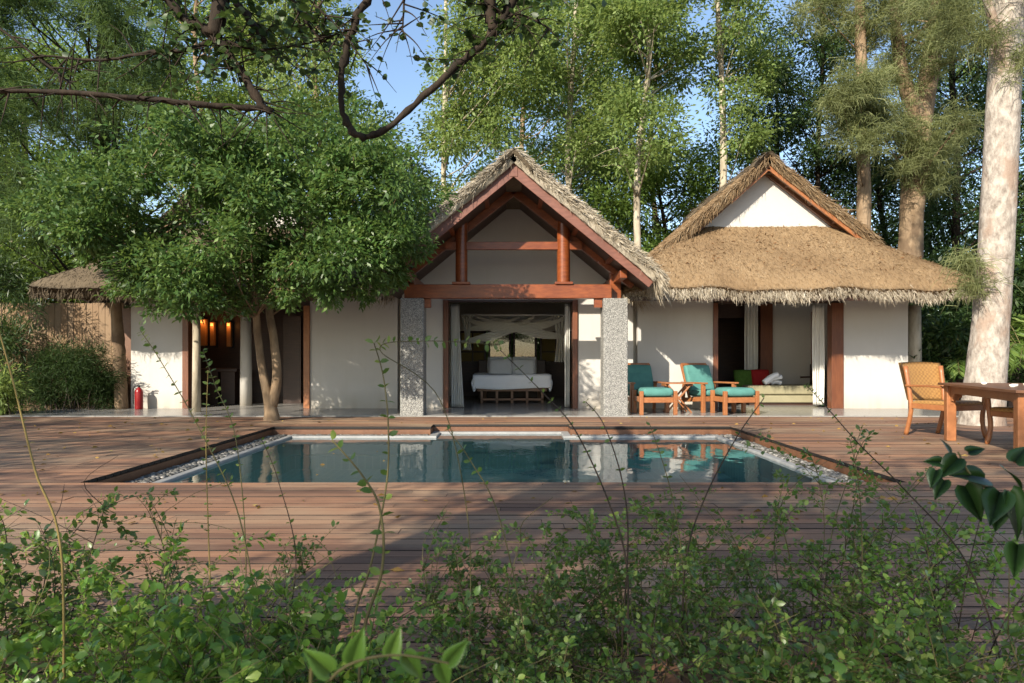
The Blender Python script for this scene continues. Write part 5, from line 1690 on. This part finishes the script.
# ================================================================== FOREGROUND SHRUBS
def shrub(label, base, spread, height, n_stem, n_leaf, L, leaf, seed, lean=(0, 0), group='leafy shrubs in the foreground', dens=1.0, wr_=.62):
    rs = random.Random(seed)
    root = thing('shrub', label, 'shrub', base, group)
    spread, height = spread * 1.22, height * 1.06
    mb = MB()
    C, A, S = [], [], []
    def spray(pts, n, l):
        for _ in range(n):
            t = rs.uniform(.12, 1) ** .8 * (len(pts) - 1)
            i = min(int(t), len(pts) - 2)
            p = pts[i].lerp(pts[i + 1], t - i)
            tg = (pts[i + 1] - pts[i]).normalized()
            sd_ = Vector((rs.gauss(0, 1), rs.gauss(0, 1), rs.gauss(.2, .6)))
            sd_ = (sd_ - tg * sd_.dot(tg)).normalized()
            C.append(p + sd_ * .006); A.append(sd_ * .9 + tg * .55); S.append(l * rs.choice((.45, .6, .8, 1.0, 1.2, 1.45)))
    for s in range(n_stem):
        az = rs.uniform(0, 6.283)
        rr_ = rs.uniform(.15, 1) ** .7
        h = height * rs.uniform(.55, 1.08) * (1 - .3 * rr_)
        b = Vector(base) + Vector((math.cos(az) * rr_ * spread * .3, math.sin(az) * rr_ * spread * .16, 0))
        tip = Vector(base) + Vector((math.cos(az) * rr_ * spread + lean[0] * h, math.sin(az) * rr_ * spread * .55 + lean[1] * h, h))
        mid = b.lerp(tip, .5) + Vector((rs.uniform(-.08, .08), rs.uniform(-.05, .05), h * .14))
        pts = catmull([b, mid, tip], 7)
        r_ = rs.uniform(.0018, .004)
        mb.tube(pts, [r_ * (1 - .7 * i / (len(pts) - 1)) for i in range(len(pts))], 5)
        spray(pts[4:], int(n_leaf * dens * .9), L)
        for _ in range(rs.randint(6, 10)):
            i = rs.randint(4, len(pts) - 2)
            q = pts[i]
            e = q + Vector((rs.gauss(0, .13), rs.gauss(0, .1), rs.gauss(.02, .09)))
            tw = catmull([q, q.lerp(e, .5) + Vector((0, 0, .025)), e], 4)
            if rs.random() < .12:
                mb.tube(catmull([q, q.lerp(e, .6) + Vector((0, 0, .04)), e + Vector((rs.gauss(0, .1), 0, .1))], 4), [.0018, .0008], 4); continue
            mb.tube(tw, [.0016, .0015, .0014, .0013, .0012, .0011, .001, .0009, .0008], 4)
            spray(tw, int(n_leaf * dens * .7), L)
    mb.build('stem', M['stem'] if seed % 3 else M['stem_dark'], root, True)
    c = np.array([tuple(v) for v in C]); a = np.array([tuple(v) for v in A]); l = np.array(S)
    leaves('foliage', [leaf_arrays(c, a, l, l * wr_, .1, .15, True)], leaf, root)
    return root
def SB(px, D): return (X(px, D), D, -.18)
shrubs = [
    ('low bright leaved shrub at the bottom left corner', SB(70, 1.65), .40, .62, 34, 26, .034, M['leaf_shrub_bright']),
    ('bright rounded leaf shrub spreading left of centre at the bottom', SB(235, 1.8), .42, .64, 36, 26, .033, M['leaf_shrub_bright']),
    ('dark tangled shrub at the left edge in front of the striped deck', SB(20, 2.6), .44, .84, 40, 28, .030, M['leaf_shrub']),
    ('bright leaved shrub left of the bottom middle, behind the lowest leaves', SB(150, 2.2), .46, .68, 40, 26, .031, M['leaf_shrub_bright']),
    ('thin airy shrub over the deck boards near the pool left corner', SB(205, 2.8), .5, .74, 18, 18, .022, M['leaf_shrub']),
    ('leafy shrub just left of the centre line at the bottom edge', SB(400, 2.0), .34, .56, 28, 34, .022, M['leaf_shrub']),
    ('dark dense shrub in the middle below the pool', SB(515, 2.45), .42, .70, 42, 38, .021, M['leaf_shrub']),
    ('dark dense shrub right of the middle below the pool', SB(640, 2.5), .44, .74, 44, 38, .021, M['leaf_shrub']),
    ('low shrub at the bottom edge right of centre', SB(690, 1.85), .42, .56, 36, 34, .022, M['leaf_shrub']),
    ('low dark shrub at the bottom edge directly below the pool centre', SB(560, 1.8), .36, .50, 30, 34, .022, M['leaf_shrub']),
    ('airy shrub with arching twigs below the right pool corner', SB(800, 2.7), .56, .92, 42, 34, .021, M['leaf_shrub']),
    ('yellowish twiggy shrub at the right in front of the deck', SB(930, 2.5), .42, .80, 34, 24, .022, M['leaf_shrub_bright']),
    ('dark shrub in the bottom right corner', SB(980, 1.9), .42, .62, 36, 28, .030, M['leaf_shrub']),
    ('low green shrub at the bottom between the airy shrub and the right corner', SB(840, 1.95), .40, .58, 36, 26, .028, M['leaf_shrub']),
    ('low leafy shrub along the bottom edge between centre and left', SB(320, 2.2), .34, .50, 26, 24, .029, M['leaf_shrub_bright']),
]
for i, (lab, b, sp, h, ns, nl, L_, lf) in enumerate(shrubs):
    shrub(lab, b, sp, h, int(ns * .6), int(nl * 1.2), L_ * .86, lf, 100 + i)

# long wands with leaf pairs that rise in front of the pool and the house
def wand(label, pts, r0, r1, n_leaf, L, leaf='leaf_shrub', stem='stem', t0=.1, wr_=.6, start=None):
    P3 = [P(*p) for p in pts]
    base = Vector((P3[0].x, P3[0].y, -.19))
    root = thing('vine_shoot', label, 'plant shoot', base, 'long shoots in front of the pool')
    full = catmull([base] + P3, 9)
    mb = MB()
    n = len(full)
    mb.tube(full, [r0 + (r1 - r0) * i / (n - 1) for i in range(n)], 6)
    mb.build('stem', M[stem], root, True)
    C, A, S = [], [], []
    i0 = int(9 * 1 + (n - 10) * t0)
    for k_ in range(n_leaf):
        t = i0 + (n - 1.01 - i0) * k_ / max(1, n_leaf - 1)
        i = min(int(t), n - 2)
        p = full[i].lerp(full[i + 1], t - i)
        tg = (full[i + 1] - full[i]).normalized()
        sd_ = tg.cross(Vector((0, 1, .3))).normalized()
        for s in (-1, 1):
            if random.random() < .12: continue
            C.append(p); A.append(sd_ * s + tg * .45 + Vector((random.gauss(0, .25), random.gauss(0, .4), random.gauss(0, .25)))); S.append(L * random.uniform(.6, 1.15))
    c = np.array([tuple(v) for v in C]); a = np.array([tuple(v) for v in A]); l = np.array(S)
    leaves('foliage', [leaf_arrays(c, a, l, l * wr_, .12, .15, True)], M[leaf], root)
wand('bare straw yellow shoot leaning at the far left edge', [(62, 560, 2.0), (35, 470, 2.0), (14, 385, 2.0), (-4, 320, 2.0)], .004, .002, 12, .02, 'leaf_shrub', 'stem_yellow', .55, .35)
wand('upright shoot left of the stone pillar with paired leaves to its tip', [(352, 640, 1.9), (372, 560, 1.9), (387, 480, 1.9), (388, 420, 1.9), (383, 375, 1.9), (374, 343, 1.9)], .0038, .0015, 15, .026)
wand('thin shoot arching sideways in front of the central opening', [(470, 640, 2.1), (468, 520, 2.1), (440, 400, 2.0), (380, 350, 1.9), (425, 341, 1.9), (500, 345, 1.95)], .002, .001, 17, .022, 'leaf_shrub', 'stem', .62)
wand('thick dark shoot with big drooping leaves left of the pool centre', [(360, 660, 1.7), (382, 570, 1.7), (380, 510, 1.7), (362, 475, 1.7), (332, 440, 1.7)], .005, .0022, 13, .03)
wand('shoot with spaced leaves crossing the pool before the bed', [(528, 660, 2.1), (500, 520, 2.1), (470, 460, 2.1), (448, 430, 2.1)], .003, .0012, 12, .022)
wand('dark wiry shoot curving left over the pool, inner one of a pair', [(628, 640, 2.2), (626, 560, 2.2), (606, 495, 2.2), (575, 430, 2.2), (545, 395, 2.2), (500, 350, 2.2)], .0042, .0012, 16, .02, 'leaf_shrub', 'stem_dark', .3)
wand('dark wiry shoot curving left over the pool, outer one of a pair', [(622, 650, 2.3), (628, 540, 2.3), (622, 480, 2.3), (604, 425, 2.3), (586, 402, 2.3)], .0038, .0013, 12, .018, 'leaf_shrub', 'stem_dark', .3)
wand('slim shoot bending left in front of the teal ottoman', [(688, 640, 2.4), (680, 540, 2.4), (668, 480, 2.4), (650, 425, 2.4)], .003, .0012, 12, .018, 'leaf_shrub', 'stem', .3)
wand('straight dark shoot slanting right towards the sunlit ottoman', [(682, 660, 2.3), (686, 560, 2.3), (704, 500, 2.3), (735, 440, 2.3), (764, 398, 2.3)], .004, .0015, 13, .017, 'leaf_shrub', 'stem_dark', .35)
wand('long beaded shoot sweeping down to the right before the brown door post', [(1000, 660, 2.3), (965, 560, 2.3), (905, 490, 2.3), (860, 445, 2.3), (822, 402, 2.3), (806, 385, 2.3)], .0035, .0012, 30, .016, 'leaf_shrub', 'stem_dark', .2)
wand('short leafy shoot above the right end of the pool', [(862, 640, 2.6), (862, 540, 2.6), (858, 480, 2.6), (850, 440, 2.6)], .0032, .0013, 18, .024, 'leaf_shrub', 'stem', .25)
wand('tall thin shoot at the left in front of the pool corner', [(212, 640, 2.4), (208, 520, 2.4), (206, 440, 2.4), (208, 370, 2.4)], .0032, .0012, 16, .02, 'leaf_shrub', 'stem_yellow', .3)
wand('feathery shoot leaning left in front of the left white wall', [(262, 660, 2.3), (240, 520, 2.3), (200, 430, 2.3), (160, 360, 2.3), (140, 330, 2.3)], .0032, .0011, 22, .022, 'leaf_shrub', 'stem', .35)
wand('fine shoot over the pool water at left', [(282, 660, 2.5), (296, 560, 2.5), (278, 480, 2.5), (262, 440, 2.5)], .003, .0012, 13, .02, 'leaf_shrub', 'stem_dark', .3)
wand('leaning shoot before the left dark doorway', [(240, 660, 2.7), (246, 560, 2.7), (236, 440, 2.7), (215, 385, 2.7), (203, 350, 2.7)], .0032, .0011, 20, .024, 'leaf_shrub', 'stem', .35)

# broad leaved branch reaching in from the right
bl = thing('broad_leaf_branch', 'close branch with broad dark heart shaped leaves at the right edge', 'plant shoot', (X(1080, 1.45), 1.45, -.19))
mb = MB()
cpth = catmull([(X(1080, 1.45), 1.45, -.19), tuple(P(1085, 600, 1.4)), tuple(P(1060, 530, 1.35)), tuple(P(1010, 500, 1.3)), tuple(P(975, 480, 1.3)), tuple(P(958, 452, 1.3))], 7)
mb.tube(cpth, [.006 - .0045 * i / (len(cpth) - 1) for i in range(len(cpth))], 6)
mb.build('stem', M['stem'], bl, True)
def heart(c, ax, nr, L, Wd):
    a, n_ = Vector(ax).normalized(), Vector(nr)
    n_ = (n_ - a * n_.dot(a)).normalized()
    s = a.cross(n_)
    prof = [(-.1, .22), (-.02, .42), (.15, .5), (.35, .47), (.55, .36), (.75, .2), (.9, .08)]
    V = [tuple(Vector(c) + a * L * t - n_ * L * .25 * t * t) for t in (0, .02, .15, .35, .55, .75, .9)] + [tuple(Vector(c) + a * L - n_ * L * .25)]
    for sg in (1, -1):
        for t, ww in prof: V.append(tuple(Vector(c) + a * L * t + s * sg * Wd * ww + n_ * (Wd * .07 * ww * 2 - L * .25 * max(t, 0) ** 2)))
    Fq, Ft = [], []
    for k_, sg in enumerate((0, 1)):
        o = 8 + sg * 7
        for i in range(6): Fq.append((i, o + i, o + i + 1, i + 1))
        Ft.append((6, o + 6, 7))
    return np.array(V), [np.array(Fq), np.array(Ft)]
hearts = []
for px_, py_, D_, ax, nr, L_ in ((958, 458, 1.3, (-.75, -.1, -.65), (.2, -.5, .85), .062), (965, 486, 1.3, (.35, -.3, -.85), (-.2, -.75, .5), .085), (944, 480, 1.3, (-.6, -.2, -.8), (-.4, -.5, .6), .05), (1005, 470, 1.3, (.7, .1, -.45), (.0, -.3, .95), .07), (985, 478, 1.3, (-.9, -.2, .25), (-.1, -.6, .8), .085), (1010, 492, 1.28, (.25, -.2, -.95), (.3, -.8, .5), .11), (1030, 480, 1.28, (.6, -.2, -.5), (.1, -.7, .7), .1), (1000, 492, 1.28, (-.45, -.4, -.5), (-.2, -.6, .8), .085), (1028, 520, 1.25, (.1, -.2, -.95), (.4, -.8, .4), .1), (950, 452, 1.32, (-.3, .2, .9), (.5, -.6, .3), .035), (968, 452, 1.3, (.8, -.1, .3), (-.2, -.6, .7), .04), (936, 470, 1.3, (-.5, -.3, -.7), (-.5, -.4, .6), .045), (942, 462, 1.31, (-.9, .1, .1), (.1, -.8, .5), .038), (1015, 462, 1.3, (.6, .2, .6), (-.3, -.7, .5), .06), (1000, 505, 1.28, (-.3, -.2, -.9), (-.4, -.7, .5), .06), (1018, 545, 1.25, (-.2, -.2, -.9), (-.3, -.8, .4), .07)):
    hearts.append(heart(P(px_, py_, D_), ax, nr, L_ * .82, L_ * .62))
leaves('leaf', hearts, M['leaf_big'], bl, True)
# big close leaves at the bottom centre
b2 = thing('broad_leaf_branch', 'close out of focus leaves at the bottom edge left of the middle', 'plant shoot', (X(330, .64), .64, -.19))
mb = MB()
cpth = catmull([(X(330, .64), .64, -.19), tuple(P(310, 760, .62)), tuple(P(330, 680, .6)), tuple(P(390, 655, .6)), tuple(P(470, 668, .6))], 6)
mb.tube(cpth, [.0024 - .0016 * i / (len(cpth) - 1) for i in range(len(cpth))], 6)
mb.build('stem', M['stem'], b2, True)
hearts = [heart(P(a, b, .6), ax, nr, L_ * .62, L_ * .4) for a, b, ax, nr, L_ in ((330, 672, (-.5, -.2, .6), (.3, -.8, .5), .05), (352, 662, (.2, -.1, .6), (.1, -.9, .3), .05), (405, 655, (.5, 0, -.6), (0, -.6, .8), .045), (390, 655, (.3, 0, .8), (.2, -.8, .4), .04), (440, 664, (.3, 0, -.8), (0, -.7, .7), .04), (448, 662, (.5, 0, .6), (0, -.8, .5), .04), (312, 700, (.8, 0, .2), (0, -.5, .6), .05))]
leaves('leaf', hearts, M['leaf_shrub_bright'], b2, True)

# fallen leaves on the boards and on the water
c = []
while len(c) < 420:
    x_, y_ = random.uniform(-8, 8), random.uniform(3, 13)
    inpool = POOL[0] - .05 < x_ < POOL[1] + .05 and POOL[2] - .05 < y_ < RECESS[2] + .05
    if not inpool: c.append((x_, y_, .006))
    elif wx0 < x_ < -1.2 and y_ < wyf and random.random() < .35: c.append((x_, y_, -.138))
c = np.array(c)
a = rng.normal(size=c.shape) * np.array([1, 1, .05])
sz = rng.uniform(.6, 1.2, len(c))
tag(leaves('fallen_leaves', [leaf_arrays(c, a, .07 * sz, .035 * sz, .12, .05)], M['dry_leaf'], None), 'dry leaves scattered over the deck boards and pool surface', 'leaves', kind='stuff')
